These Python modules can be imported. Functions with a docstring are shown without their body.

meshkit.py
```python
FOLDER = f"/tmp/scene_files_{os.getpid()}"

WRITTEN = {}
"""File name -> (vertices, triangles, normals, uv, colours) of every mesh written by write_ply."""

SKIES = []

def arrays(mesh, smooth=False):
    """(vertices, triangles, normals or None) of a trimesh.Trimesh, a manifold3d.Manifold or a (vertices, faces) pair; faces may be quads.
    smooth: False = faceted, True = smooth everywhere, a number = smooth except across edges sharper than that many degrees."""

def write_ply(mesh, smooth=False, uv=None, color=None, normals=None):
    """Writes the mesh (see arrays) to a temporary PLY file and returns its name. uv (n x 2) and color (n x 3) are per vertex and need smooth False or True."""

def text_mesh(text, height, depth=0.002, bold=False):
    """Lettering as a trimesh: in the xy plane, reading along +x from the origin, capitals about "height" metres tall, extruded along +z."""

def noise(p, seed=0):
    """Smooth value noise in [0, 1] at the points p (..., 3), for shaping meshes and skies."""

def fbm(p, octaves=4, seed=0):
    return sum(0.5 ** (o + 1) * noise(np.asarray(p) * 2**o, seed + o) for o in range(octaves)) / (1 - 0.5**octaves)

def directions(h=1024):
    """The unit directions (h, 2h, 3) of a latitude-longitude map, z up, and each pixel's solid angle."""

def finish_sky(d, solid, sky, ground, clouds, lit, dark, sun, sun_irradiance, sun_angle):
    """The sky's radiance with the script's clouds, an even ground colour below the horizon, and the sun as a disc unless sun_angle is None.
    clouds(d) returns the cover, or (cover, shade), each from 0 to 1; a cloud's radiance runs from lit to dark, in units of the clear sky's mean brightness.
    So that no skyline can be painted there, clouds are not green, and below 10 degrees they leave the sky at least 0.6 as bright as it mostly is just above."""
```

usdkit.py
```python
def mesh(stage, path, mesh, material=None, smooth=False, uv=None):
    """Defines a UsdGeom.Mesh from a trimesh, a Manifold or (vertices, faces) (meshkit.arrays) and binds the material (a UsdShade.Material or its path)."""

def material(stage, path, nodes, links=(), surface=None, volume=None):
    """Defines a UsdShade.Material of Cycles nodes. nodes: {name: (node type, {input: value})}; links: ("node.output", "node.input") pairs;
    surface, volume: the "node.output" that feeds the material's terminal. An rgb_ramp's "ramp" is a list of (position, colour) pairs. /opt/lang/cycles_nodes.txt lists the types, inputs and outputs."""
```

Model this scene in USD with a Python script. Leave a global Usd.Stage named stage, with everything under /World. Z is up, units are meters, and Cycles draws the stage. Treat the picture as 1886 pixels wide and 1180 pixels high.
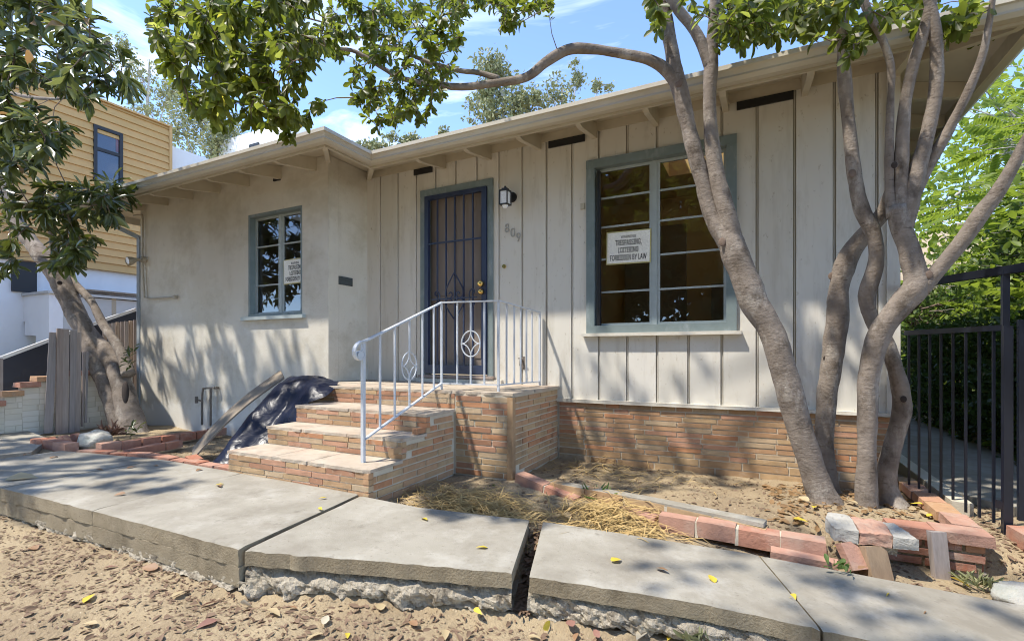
import math, numpy as np, trimesh, usdkit, meshkit
from shapely.geometry import Polygon, Point, box as sbox
from shapely import union_all
from pxr import Usd, UsdGeom, UsdLux, UsdShade, Gf, Sdf, Vt

stage = Usd.Stage.CreateInMemory()
UsdGeom.SetStageUpAxis(stage, 'Z'); UsdGeom.SetStageMetersPerUnit(stage, 1.0)
UsdGeom.Xform.Define(stage, '/World'); UsdGeom.Scope.Define(stage, '/World/Looks')

# ------------------------------------------------------------------ camera, sky, sun, exposure
YAW = math.radians(26.5); CA, SA = math.cos(YAW), math.sin(YAW); F = 895.0; CX, HY = 943.0, 650.0; EYE = 1.3
cam = UsdGeom.Camera.Define(stage, '/World/camera')
cam.AddTransformOp().Set(Gf.Matrix4d(CA, SA, 0, 0, 0, 0, 1, 0, SA, -CA, 0, 0, 0, 0, EYE, 1))
cam.CreateHorizontalApertureAttr(36.0); cam.CreateVerticalApertureAttr(22.5)
cam.CreateFocalLengthAttr(F / 1886 * 36); cam.CreateVerticalApertureOffsetAttr(60 / 1886 * 36)
cam.CreateClippingRangeAttr(Gf.Vec2f(0.05, 2000))
cam.CreateExposureAttr(1.95)

SUN = np.array([-0.95, -1.0, 2.5]); SUN /= np.linalg.norm(SUN)      # direction towards the sun
sun = UsdLux.DistantLight.Define(stage, '/World/sun_light')
_z = SUN; _x = np.cross([0, 0, 1.0], _z); _x /= np.linalg.norm(_x); _y = np.cross(_z, _x)
sun.AddTransformOp().Set(Gf.Matrix4d(*_x, 0, *_y, 0, *_z, 0, 0, 0, 20, 1))
sun.CreateIntensityAttr(0.5); sun.CreateAngleAttr(1.4); sun.CreateNormalizeAttr(True); sun.CreateColorAttr(Gf.Vec3f(1.0, 0.94, 0.84))
dome = UsdLux.DomeLight.Define(stage, '/World/sky')
SKY = usdkit.material(stage, '/World/Looks/sky_air', {
    's': ('sky_texture', {'sky_type': 'single_scattering', 'sun_disc': False, 'sun_elevation': math.asin(SUN[2]), 'sun_rotation': math.atan2(SUN[0], SUN[1]), 'air_density': 0.8, 'aerosol_density': 0.3, 'ozone_density': 1.8, 'altitude': 2500.0}),
    'c': ('texture_coordinate', {}),
    'm': ('mapping', {'scale': (1.2, 2.6, 6.0), 'rotation': (0.15, 0.1, 0.5)}),
    'n': ('noise_texture', {'scale': 1.6, 'detail': 6, 'roughness': 0.6, 'distortion': 0.6}),
    'r': ('rgb_ramp', {'ramp': [(0.0, (0, 0, 0)), (0.52, (0, 0, 0)), (0.8, (0.4, 0.4, 0.4)), (1.0, (0.6, 0.6, 0.6))]}),
    'x': ('mix', {'mix_type': 'mix', 'color2': (6.5, 6.7, 7.0)}),
    'b': ('background_shader', {'strength': 0.15})},
    [('c.generated', 'm.vector'), ('m.vector', 'n.vector'), ('n.fac', 'r.fac'), ('r.color', 'x.fac'), ('s.color', 'x.color1'), ('x.color', 'b.color')], surface='b.background')
UsdShade.MaterialBindingAPI.Apply(dome.GetPrim()).Bind(SKY)

# ------------------------------------------------------------------ helpers
V = lambda *a: np.array(a, float)
def ray(px, py):
    k = (px - CX) / F; u = (HY - py) / F
    return V(-SA + k * CA, CA + k * SA, u)
def atd(px, py, d): p = ray(px, py) * d; p[2] += EYE; return p
def onY(px, py, Y): r = ray(px, py); return atd(px, py, Y / r[1])
def onX(px, py, X): r = ray(px, py); return atd(px, py, X / r[0])
def onZ(px, py, z): r = ray(px, py); return atd(px, py, (z - EYE) / r[2])
def depth(p): return -p[0] * SA + p[1] * CA

class MB:
    def __init__(s): s.v = []; s.f = []; s.n = 0
    def add(s, v, f):
        v = np.asarray(v, float); f = np.asarray(f, int)
        if f.shape[1] == 4: f = np.vstack([f[:, [0, 1, 2]], f[:, [0, 2, 3]]])
        s.v.append(v); s.f.append(f + s.n); s.n += len(v); return s
    def tm(s, m): return s.add(m.vertices, m.faces)
    def box(s, lo, hi, jit=0, rng=None):
        lo = np.minimum(lo, hi); hi_ = np.maximum(lo, hi)
        v = np.array([[(lo, hi_)[i][0], (lo, hi_)[j][1], (lo, hi_)[k][2]] for k in (0, 1) for j in (0, 1) for i in (0, 1)], float)
        if jit: v = v + rng.uniform(-jit, jit, v.shape)
        return s.add(v, BOXF)
    def obox(s, c, ax, ay, az, jit=0, rng=None):
        c, ax, ay, az = map(np.asarray, (c, ax, ay, az))
        v = np.array([c + i * ax + j * ay + k * az for k in (-1, 1) for j in (-1, 1) for i in (-1, 1)], float)
        if jit: v = v + rng.uniform(-jit, jit, v.shape)
        return s.add(v, BOXF)
    def bar(s, a, b, w, h=None, up=(0, 0, 1)):
        a, b = np.asarray(a, float), np.asarray(b, float); h = h or w
        t = b - a; L = np.linalg.norm(t); t = t / L
        x = np.cross(t, up)
        if np.linalg.norm(x) < 1e-3: x = np.cross(t, (0, 1, 0))
        x /= np.linalg.norm(x); y = np.cross(x, t)
        return s.obox((a + b) / 2, t * L / 2, x * w / 2, y * h / 2)
    def tube(s, pts, r, sides=8, cap=True, rough=0, rng=None, wob=None):
        p = np.asarray(pts, float); n = len(p); r = np.broadcast_to(np.asarray(r, float), (n,))
        t = np.gradient(p, axis=0); t /= np.linalg.norm(t, axis=1, keepdims=True) + 1e-12
        a = np.cross(t[0], (0.31, 0.87, 0.39)); a /= np.linalg.norm(a); fr = []
        for i in range(n):
            a = a - t[i] * (a @ t[i]); a /= np.linalg.norm(a); fr.append((a.copy(), np.cross(t[i], a)))
        th = np.arange(sides) * 2 * math.pi / sides; v = []
        for i in range(n):
            rr = np.full(sides, r[i])
            v.append(p[i] + (np.cos(th) * rr)[:, None] * fr[i][0] + (np.sin(th) * rr)[:, None] * fr[i][1])
        v = np.vstack(v)
        if rough:
            q = (meshkit.fbm(v * 5.0, 4, 5) - 0.5) * 2.6
            c = np.repeat(p, sides, 0); v = c + (v - c) * (1 + rough * q)[:, None]
        f = [[i * sides + j, i * sides + (j + 1) % sides, (i + 1) * sides + (j + 1) % sides, (i + 1) * sides + j] for i in range(n - 1) for j in range(sides)]
        f = [x for q4 in f for x in (q4[:3], [q4[0], q4[2], q4[3]])]
        if cap:
            v = np.vstack([v, p[0], p[-1]]); b = n * sides
            f += [[b, (j + 1) % sides, j] for j in range(sides)] + [[b + 1, (n - 1) * sides + j, (n - 1) * sides + (j + 1) % sides] for j in range(sides)]
        return s.add(v, f)
    def poly(s, poly, plane, off, th):
        """extrude a 2D polygon; plane 'xz' -> (x, off.., z) thickness towards +y; 'xy' -> upward; 'yz' -> towards +x"""
        for g in getattr(poly, 'geoms', [poly]):
            if g.is_empty or g.area < 1e-6: continue
            m = trimesh.creation.extrude_polygon(g, th, engine='earcut'); q = m.vertices; f = m.faces
            if plane == 'xz': w = np.stack([q[:, 0], off + q[:, 2], q[:, 1]], 1); f = f[:, ::-1]
            elif plane == 'yz': w = np.stack([off + q[:, 2], q[:, 0], q[:, 1]], 1)
            else: w = np.stack([q[:, 0], q[:, 1], off + q[:, 2]], 1)
            s.add(w, f)
        return s
    def arr(s): return np.vstack(s.v), np.vstack(s.f)
    def build(s, name, m, parent=None, smooth=False, **kw):
        return obj(name, s.arr(), m, parent, smooth, **kw)
BOXF = np.array([[0, 2, 3, 1], [4, 5, 7, 6], [0, 1, 5, 4], [2, 6, 7, 3], [0, 4, 6, 2], [1, 3, 7, 5]])
used = {}
def fresh(parent, name):
    k = (parent, name); n = used.get(k, -1) + 1; used[k] = n
    return f'{parent}/{name}' + (f'_{n:03d}' if n else '')
def keys(prim, label=None, cat=None, group=None, kind=None):
    for k, x in (('label', label), ('category', cat), ('group', group), ('kind', kind)):
        if x: prim.SetCustomDataByKey(k, x)
    return prim
def obj(name, mesh, m, parent=None, smooth=False, **kw):
    base = '/World' if parent is None else str(parent.GetPath())
    g = usdkit.mesh(stage, fresh(base, name), mesh, m, smooth)
    return keys(g.GetPrim(), **kw)
def thing(name, label, cat, group=None):
    return keys(UsdGeom.Xform.Define(stage, fresh('/World', name)).GetPrim(), label, cat, group)
def part(name, parent): return UsdGeom.Xform.Define(stage, fresh(str(parent.GetPath()), name)).GetPrim()
def smooth_path(pts, step=0.06):
    """Catmull-Rom through rows (x, y, z, r)"""
    p = np.asarray(pts, float); out = []
    q = np.vstack([2 * p[0] - p[1], p, 2 * p[-1] - p[-2]])
    for i in range(1, len(q) - 2):
        n = max(2, int(np.linalg.norm(q[i + 1, :3] - q[i, :3]) / step))
        for t in np.arange(n) / n:
            a, b, c, d = q[i - 1], q[i], q[i + 1], q[i + 2]
            out.append(0.5 * (2 * b + (c - a) * t + (2 * a - 5 * b + 4 * c - d) * t * t + (3 * b - a - 3 * c + d) * t ** 3))
    out.append(p[-1]); return np.array(out)
def stem(rows, sc=1.0):
    """rows of (px, py, Y, width in px) measured on the photograph -> world (x, y, z, r)"""
    o = []
    for px, py, Y, w in rows:
        p = onY(px, py, Y); o.append([*p, max(0.003, w / 2 * depth(p) / F / math.sqrt(1 + ((px - CX) / F) ** 2) * sc)])
    return np.array(o)

# ------------------------------------------------------------------ materials
def M(name, nodes, links, surface='p.BSDF'): return usdkit.material(stage, '/World/Looks/' + name, nodes, links, surface)
def rough_mat(name, c1, c2, scale=4, detail=6, rough=0.85, bump=0.3, bscale=60, bdist=0.004, extra=None, spec=0.3, stretch=(1, 1, 1), mid=0.5, width=0.25, coord='obj', metallic=0.0, zmark=None, crack=None):
    n = {'g': ('geometry', {}), 'm': ('mapping', {'scale': stretch}),
         'n': ('noise_texture', {'scale': scale, 'detail': detail, 'roughness': 0.65}),
         'r': ('rgb_ramp', {'ramp': [(0, c1), (mid - width, c1), (mid + width, c2), (1, c2)]}),
         'bn': ('noise_texture', {'scale': bscale, 'detail': 5, 'roughness': 0.65}),
         'bm': ('bump', {'strength': bump, 'distance': bdist}),
         'p': ('principled_bsdf', {'roughness': rough, 'specular_ior_level': spec, 'metallic': metallic})}
    l = [('g.position', 'm.vector'), ('m.vector', 'n.vector'), ('n.fac', 'r.fac'), ('m.vector', 'bn.vector'), ('bn.fac', 'bm.height'), ('bm.normal', 'p.normal')]
    last = 'r.color'
    for i, (c, sc, lo, hi, st, am) in enumerate(extra or []):      # stains: colour, scale, ramp from, ramp to, stretch, amount
        n[f'em{i}'] = ('mapping', {'scale': st, 'location': (3.1 * i + 1.7, 2.2 * i, 0.7 * i)}); n[f'en{i}'] = ('noise_texture', {'scale': sc, 'detail': 7, 'roughness': 0.7})
        n[f'er{i}'] = ('rgb_ramp', {'ramp': [(0, (0, 0, 0)), (lo, (0, 0, 0)), (hi, (am, am, am)), (1, (am, am, am))]})
        n[f'ex{i}'] = ('mix', {'mix_type': 'mix', 'color2': c})
        l += [('g.position', f'em{i}.vector'), (f'em{i}.vector', f'en{i}.vector'), (f'en{i}.fac', f'er{i}.fac'), (f'er{i}.color', f'ex{i}.fac'), (last, f'ex{i}.color1')]
        last = f'ex{i}.color'
    if crack:                                                       # hairline cracks: thin lines where a slow noise crosses its middle
        c, sc, am = crack; n['cn'] = ('noise_texture', {'scale': sc, 'detail': 5, 'roughness': 0.55, 'distortion': 0.3}); n['cr'] = ('rgb_ramp', {'ramp': [(0, (0, 0, 0)), (.4945, (0, 0, 0)), (.5, (am, am, am)), (.5055, (0, 0, 0)), (1, (0, 0, 0))]}); n['cx'] = ('mix', {'mix_type': 'mix', 'color2': c})
        l += [('g.position', 'cn.vector'), ('cn.fac', 'cr.fac'), ('cr.color', 'cx.fac'), (last, 'cx.color1')]; last = 'cx.color'
    if zmark:                                                       # a worn coat below a wavering height: colour, height, softness
        c, h, w = zmark; n['zs'] = ('separate_xyz', {}); n['zn'] = ('noise_texture', {'scale': 3.5, 'detail': 7, 'roughness': 0.7}); n['za'] = ('math', {'math_type': 'multiply_add', 'value2': -0.9}); n['zr'] = ('map_range', {'from_min': h - .45 - w, 'from_max': h - .45 + w, 'to_min': 0.75, 'to_max': 0.0, 'clamp': True}); n['zx'] = ('mix', {'mix_type': 'mix', 'color2': c})
        l += [('g.position', 'zs.vector'), ('g.position', 'zn.vector'), ('zn.fac', 'za.value1'), ('zs.z', 'za.value3'), ('za.value', 'zr.value'), ('zr.result', 'zx.fac'), (last, 'zx.color1')]; last = 'zx.color'
    l.append((last, 'p.base_color'))
    return M(name, n, l)
def plain(name, c, rough=0.5, metallic=0.0, spec=0.5, bump=0.0, bscale=80, **kw):
    n = {'g': ('geometry', {}), 'n': ('noise_texture', {'scale': bscale, 'detail': 4}), 'h': ('map_range', {'from_min': 0.3, 'from_max': 0.7, 'to_min': 0.86, 'to_max': 1.1}),
         'x': ('mix', {'mix_type': 'multiply', 'fac': 1.0, 'color1': c}), 'bm': ('bump', {'strength': bump, 'distance': 0.002}), 'p': ('principled_bsdf', {'roughness': rough, 'metallic': metallic, 'specular_ior_level': spec, **kw})}
    return M(name, n, [('g.position', 'n.vector'), ('n.fac', 'h.value'), ('h.result', 'x.color2'), ('x.color', 'p.base_color'), ('n.fac', 'bm.height'), ('bm.normal', 'p.normal')])

DIRT = (0.25, 0.2, 0.13)
PAINT = [rough_mat(f'cream_paint_{i}', c, tuple(1.06 * x for x in c), 3, 6, 0.62, 0.25, 45, 0.003, [(DIRT, 2.2, 0.52, 0.8, (3, 3, 0.35), 0.45), ((0.33, 0.28, 0.2), 26, 0.62, 0.7, (1, 1, 0.6), 0.75), ((0.36, 0.31, 0.23), 6, 0.58, 0.78, (1, 1, 0.5), 0.45)], stretch=(1, 1, 0.5)) for i, c in enumerate([(0.60, 0.57, 0.505), (0.57, 0.54, 0.475), (0.615, 0.585, 0.525)])]
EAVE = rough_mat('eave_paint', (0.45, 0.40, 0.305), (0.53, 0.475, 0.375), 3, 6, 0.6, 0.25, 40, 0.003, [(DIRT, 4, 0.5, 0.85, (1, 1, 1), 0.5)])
GUTTER = rough_mat('gutter_paint', (0.46, 0.42, 0.335), (0.51, 0.47, 0.385), 3, 5, 0.45, 0.1, 40, 0.002, [(DIRT, 5, 0.56, 0.85, (0.6, 0.6, 3), 0.4)])
GROOVE = rough_mat('groove_paint', (0.40, 0.36, 0.27), (0.46, 0.42, 0.33), 4, 5, 0.7, 0.2, 40, 0.003)
STUCCO = rough_mat('stucco', (0.54, 0.50, 0.42), (0.63, 0.595, 0.52), 1.6, 9, 0.9, 0.55, 75, 0.006, [((0.36, 0.31, 0.22), 1.5, 0.48, 0.74, (1, 1, 1.3), 0.65), ((0.68, 0.66, 0.62), 2.6, 0.6, 0.75, (1, 1, 0.5), 0.5), ((0.3, 0.26, 0.2), 9, 0.62, 0.76, (1, 1, 1), 0.6), ((0.38, 0.34, 0.27), 5, 0.56, 0.8, (1, 1, .22), 0.6)], zmark=((0.70, 0.68, 0.63), EYE - .72, .06))
BRICKS = [rough_mat(f'brick_{i}', c, tuple(0.72 * x for x in c), 14, 6, 0.85, 0.5, 120, 0.004, [((0.09, 0.07, 0.05), 2.6, 0.54, 0.74, (1, 1, .6), 0.65), ((0.46, 0.40, 0.31), 13, 0.58, 0.74, (1, 1, 1), 0.5), ((0.12, 0.09, 0.06), 24, 0.62, 0.72, (1, 1, 1), 0.5)]) for i, c in enumerate([(0.46, 0.225, 0.115), (0.45, 0.27, 0.15), (0.46, 0.315, 0.175), (0.38, 0.2, 0.12), (0.48, 0.355, 0.225), (0.47, 0.26, 0.165), (0.40, 0.255, 0.14)])]
REDBRICK = [rough_mat(f'red_brick_{i}', c, tuple(0.75 * x for x in c), 16, 6, 0.9, 0.7, 60, 0.008, [((0.42, 0.37, 0.3), 5, 0.5, 0.75, (1, 1, 1), 0.6), ((0.14, 0.1, 0.07), 5, 0.6, 0.75, (1, 1, 1), 0.6)]) for i, c in enumerate([(0.41, 0.20, 0.135), (0.40, 0.165, 0.10), (0.44, 0.25, 0.18)])]
MORTAR = rough_mat('mortar', (0.46, 0.405, 0.31), (0.56, 0.505, 0.41), 12, 6, 0.95, 0.6, 150, 0.006)
TREAD = rough_mat('tread_stone', (0.36, 0.29, 0.22), (0.47, 0.41, 0.33), 3.5, 7, 0.85, 0.6, 70, 0.005, [((0.42, 0.29, 0.215), 2.5, 0.52, 0.62, (1, 1, 1), 0.5), ((0.17, 0.135, 0.10), 5, 0.52, 0.72, (1, 1, 1), 0.7), ((0.14, 0.11, 0.085), 34, 0.6, 0.7, (1, 1, 1), 0.5)])
CONC = rough_mat('concrete', (0.255, 0.235, 0.19), (0.335, 0.31, 0.26), 2.6, 9, 0.92, 0.6, 140, 0.004, [((0.19, 0.168, 0.132), 1.9, 0.45, 0.66, (1, 1, 1), 0.8), ((0.16, 0.13, 0.1), 42, 0.6, 0.68, (1, 1, 1), 0.65), ((0.41, 0.39, 0.345), 3, 0.52, 0.7, (1, 1, 1), 0.6), ((0.17, 0.15, 0.12), 9, 0.6, 0.7, (1, 1, 1), 0.65)])
CONCR = rough_mat('rough_concrete', (0.30, 0.255, 0.185), (0.47, 0.42, 0.34), 9, 8, 0.95, 1.0, 55, 0.02, [((0.15, 0.12, 0.085), 16, 0.5, 0.62, (1, 1, 1), 0.8)])
CONCE = rough_mat('concrete_edge', (0.21, 0.17, 0.11), (0.30, 0.255, 0.18), 5, 9, 0.95, 0.9, 80, 0.008, [((0.13, 0.105, 0.07), 5, 0.5, 0.7, (1, 1, 0.5), 0.75), ((0.10, 0.08, 0.055), 38, 0.6, 0.68, (1, 1, 1), 0.7)])
CONCL = rough_mat('old_concrete', (0.30, 0.285, 0.25), (0.42, 0.40, 0.36), 12, 7, 0.95, 0.9, 60, 0.008)
WHITEWALL = rough_mat('white_stucco', (0.66, 0.65, 0.63), (0.72, 0.71, 0.69), 2, 5, 0.9, 0.3, 60, 0.004)
GREYWALL = rough_mat('grey_stucco', (0.4, 0.39, 0.36), (0.47, 0.46, 0.43), 3, 6, 0.9, 0.3, 60, 0.004)
SIDING = [rough_mat(f'ochre_siding_{i}', c, tuple(1.08 * x for x in c), 5, 4, 0.6, 0.1, 40, 0.002) for i, c in enumerate([(0.50, 0.30, 0.115), (0.47, 0.285, 0.105)])]
YELLOW = plain('yellow_door_paint', (0.62, 0.38, 0.02), 0.5)
WHITEBRICK = [rough_mat(f'white_brick_{i}', c, tuple(0.9 * x for x in c), 6, 6, 0.85, 0.4, 90, 0.004, [((0.33, 0.27, 0.18), 5, 0.6, 0.8, (1, 1, 1), 0.5)]) for i, c in enumerate([(0.62, 0.57, 0.47), (0.66, 0.61, 0.52)])]
BARK = rough_mat('bark', (0.135, 0.108, 0.086), (0.28, 0.235, 0.195), 6, 9, 0.92, 0.7, 30, 0.012, [((0.44, 0.40, 0.345), 7, 0.54, 0.68, (1, 1, 0.5), 0.6), ((0.075, 0.057, 0.042), 7, 0.52, 0.66, (1, 1, .7), 0.8), ((0.07, 0.052, 0.04), 17, 0.6, 0.66, (.6, .6, 3.0), 0.7), ((0.30, 0.165, 0.11), 14, 0.68, 0.75, (1, 1, 1), 0.6)], stretch=(1, 1, 1.5))
BARKD = rough_mat('twig_bark', (0.11, 0.075, 0.055), (0.21, 0.155, 0.12), 14, 5, 0.9, 0.6, 60, 0.005)
BARKG = rough_mat('grey_bark', (0.3, 0.27, 0.23), (0.45, 0.42, 0.38), 8, 5, 0.9, 0.5, 40, 0.01)
KNOT = plain('knot_wood', (0.035, 0.024, 0.018), 0.95)
WOODS = [rough_mat(f'weathered_wood_{i}', c, tuple(0.62 * x for x in c), 9, 7, 0.85, 0.6, 40, 0.004, stretch=(6, 6, 0.35)) for i, c in enumerate([(0.43, 0.36, 0.315), (0.36, 0.29, 0.25), (0.46, 0.34, 0.25), (0.34, 0.3, 0.28)])]
POSTWOOD = rough_mat('post_wood', (0.33, 0.235, 0.15), (0.22, 0.155, 0.1), 7, 7, 0.85, 0.6, 40, 0.004, stretch=(5, 5, 0.5))
STEEL = rough_mat('silver_paint', (0.42, 0.445, 0.475), (0.52, 0.54, 0.565), 9, 5, 0.42, 0.2, 60, 0.001, [((0.2, 0.15, 0.11), 22, 0.68, 0.74, (1, 1, 1), 0.7)], spec=0.5)
BLUE = rough_mat('blue_paint', (0.015, 0.022, 0.05), (0.024, 0.034, 0.07), 6, 4, 0.38, 0.1, 60, 0.001, [((0.14, 0.15, 0.19), 30, 0.68, 0.75, (1, 1, 1), 0.5)], spec=0.5)
TRIM = rough_mat('trim_paint', (0.135, 0.175, 0.175), (0.20, 0.24, 0.24), 5, 6, 0.55, 0.2, 50, 0.002, [((0.42, 0.44, 0.44), 6, 0.55, 0.75, (1, 1, 0.4), 0.5), ((0.09, 0.1, 0.09), 20, 0.66, 0.74, (1, 1, 1), 0.5)])
SASH = rough_mat('sash_paint', (0.30, 0.34, 0.335), (0.38, 0.42, 0.41), 6, 6, 0.5, 0.2, 50, 0.002, [((0.16, 0.15, 0.12), 12, 0.62, 0.75, (1, 1, 1), 0.5)])
SILL = rough_mat('sill_paint', (0.62, 0.59, 0.52), (0.5, 0.46, 0.38), 8, 6, 0.8, 0.5, 60, 0.004, [((0.3, 0.25, 0.18), 9, 0.6, 0.72, (1, 1, 1), 0.6)])
IRON = plain('black_iron', (0.008, 0.0095, 0.016), 0.35)
DARKM = plain('dark_metal', (0.012, 0.012, 0.013), 0.45)
SLOT = plain('slot_metal', (0.05, 0.06, 0.06), 0.55)
BRASS = plain('brass', (0.8, 0.55, 0.18), 0.22, 1.0)
DOORW = rough_mat('door_wood', (0.2, 0.165, 0.14), (0.26, 0.215, 0.18), 4, 5, 0.6, 0.2, 40, 0.002, stretch=(4, 4, 0.4))
MESHM = plain('door_screen', (0.24, 0.2, 0.18), 0.8)
PIPE = rough_mat('old_pipe', (0.10, 0.085, 0.07), (0.2, 0.165, 0.13), 20, 5, 0.7, 0.3, 80, 0.002)
CONDUIT = rough_mat('conduit_paint', (0.30, 0.265, 0.2), (0.38, 0.34, 0.27), 15, 5, 0.6, 0.2, 80, 0.002)
DOWNS = rough_mat('downspout_paint', (0.24, 0.27, 0.285), (0.31, 0.335, 0.345), 8, 5, 0.5, 0.15, 60, 0.002, [((0.3, 0.2, 0.12), 8, 0.6, 0.72, (1, 1, 0.4), 0.6)])
LAMPGLASS = plain('frosted_glass', (0.8, 0.82, 0.85), 0.25)
TARP = M('tarp_plastic', {'g': ('geometry', {}), 'n': ('noise_texture', {'scale': 7, 'detail': 3, 'distortion': 1.5}), 'bm': ('bump', {'strength': 0.35, 'distance': 0.02}), 'p': ('principled_bsdf', {'specular_ior_level': 0.22, 'base_color': (0.006, 0.009, 0.024), 'roughness': 0.34, 'coat_weight': 0.0})}, [('g.position', 'n.vector'), ('n.fac', 'bm.height'), ('bm.normal', 'p.normal')])
TARPB = M('tarp_fabric', {'g': ('geometry', {}), 'n': ('noise_texture', {'scale': 5, 'detail': 4, 'distortion': 1.0}), 'bm': ('bump', {'strength': 0.5, 'distance': 0.04}), 'p': ('principled_bsdf', {'base_color': (0.016, 0.02, 0.032), 'roughness': 0.5})}, [('g.position', 'n.vector'), ('n.fac', 'bm.height'), ('bm.normal', 'p.normal')])
BOARDM = rough_mat('old_plywood', (0.15, 0.125, 0.1), (0.25, 0.205, 0.155), 6, 6, 0.85, 0.4, 40, 0.003, [((0.34, 0.26, 0.16), 4, 0.52, 0.7, (1, 1, 1), 0.5)])
ROOM = rough_mat('room_wall', (0.66, 0.46, 0.20), (0.72, 0.5, 0.23), 1.5, 4, 0.8, 0.1, 30, 0.002)
ROOML = rough_mat('room_wall_pale', (0.48, 0.47, 0.44), (0.55, 0.54, 0.5), 1.5, 4, 0.8, 0.1, 30, 0.002)
ROOMF = plain('room_floor', (0.36, 0.24, 0.12), 0.5)
ROOF = rough_mat('roof_shingle', (0.2, 0.18, 0.16), (0.3, 0.27, 0.24), 20, 5, 0.95, 0.8, 30, 0.01)
PAPER = plain('sign_paper', (0.80, 0.78, 0.70), 0.55); SIGNB = plain('sign_edge', (0.5, 0.45, 0.2), 0.6); INK = plain('sign_ink', (0.02, 0.02, 0.02), 0.6)
NUMB = plain('number_metal', (0.36, 0.345, 0.30), 0.5, 0.3)
STONE = rough_mat('pale_rock', (0.36, 0.34, 0.29), (0.5, 0.475, 0.42), 6, 7, 0.9, 0.8, 30, 0.02, [((0.3, 0.33, 0.28), 4, 0.5, 0.65, (1, 1, 1), 0.6)])
def glass(name, tint):
    return M(name, {'f': ('fresnel', {'IOR': 1.55}), 't': ('transparent_bsdf', {'color': tint}), 'gl': ('glossy_bsdf', {'roughness': 0.01, 'color': (0.95, 0.97, 1)}), 'mx': ('map_range', {'from_min': 0.0, 'from_max': 1.0, 'to_min': 0.05, 'to_max': 1.0}), 'x': ('mix_closure', {})},
             [('f.fac', 'mx.value'), ('mx.result', 'x.fac'), ('t.BSDF', 'x.closure1'), ('gl.BSDF', 'x.closure2')], 'x.closure')
GLASS = glass('window_glass', (0.86, 0.88, 0.86)); GLASS2 = glass('neighbour_glass', (0.5, 0.55, 0.6))

def leaf_mat(name, c1, c2, rough=0.42, trans=0.35, tcol=None, spec=0.45, rnd='geometry.random_per_island', extra=None):
    nd, sock = rnd.split('.'); tc = tcol or tuple(min(1, 2.4 * x) for x in c2)
    n = {'i': (nd, {}), 'r': ('rgb_ramp', {'ramp': extra or [(0, c1), (0.55, c2), (0.9, c2), (1.0, tuple(1.5 * x for x in c2))]}), 'g': ('geometry', {}),
         'tn': ('mix', {'mix_type': 'multiply', 'fac': 1.0, 'color2': tuple(t / max(c, 1e-3) for t, c in zip(tc, c2))}),
         'p': ('principled_bsdf', {'roughness': rough, 'specular_ior_level': spec}), 't': ('translucent_bsdf', {}), 'x': ('mix_closure', {'fac': trans})}
    return M(name, n, [(f'i.{sock}', 'r.fac'), ('r.color', 'p.base_color'), ('r.color', 'tn.color1'), ('tn.color', 't.color'), ('p.BSDF', 'x.closure1'), ('t.BSDF', 'x.closure2')], 'x.closure')
YEL = (0.46, 0.33, 0.04)
LG = [(0.075, 0.09, 0.014), (0.115, 0.135, 0.02), (0.16, 0.18, 0.03), (0.215, 0.225, 0.045), (0.09, 0.11, 0.017), YEL]
LEAF = leaf_mat('tree_leaf', LG[0], LG[1], 0.45, 0.5, (0.34, 0.40, 0.04), extra=[(0, LG[0]), (0.45, LG[1]), (0.8, LG[2]), (0.95, LG[3]), (0.965, YEL), (1, YEL)])
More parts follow.
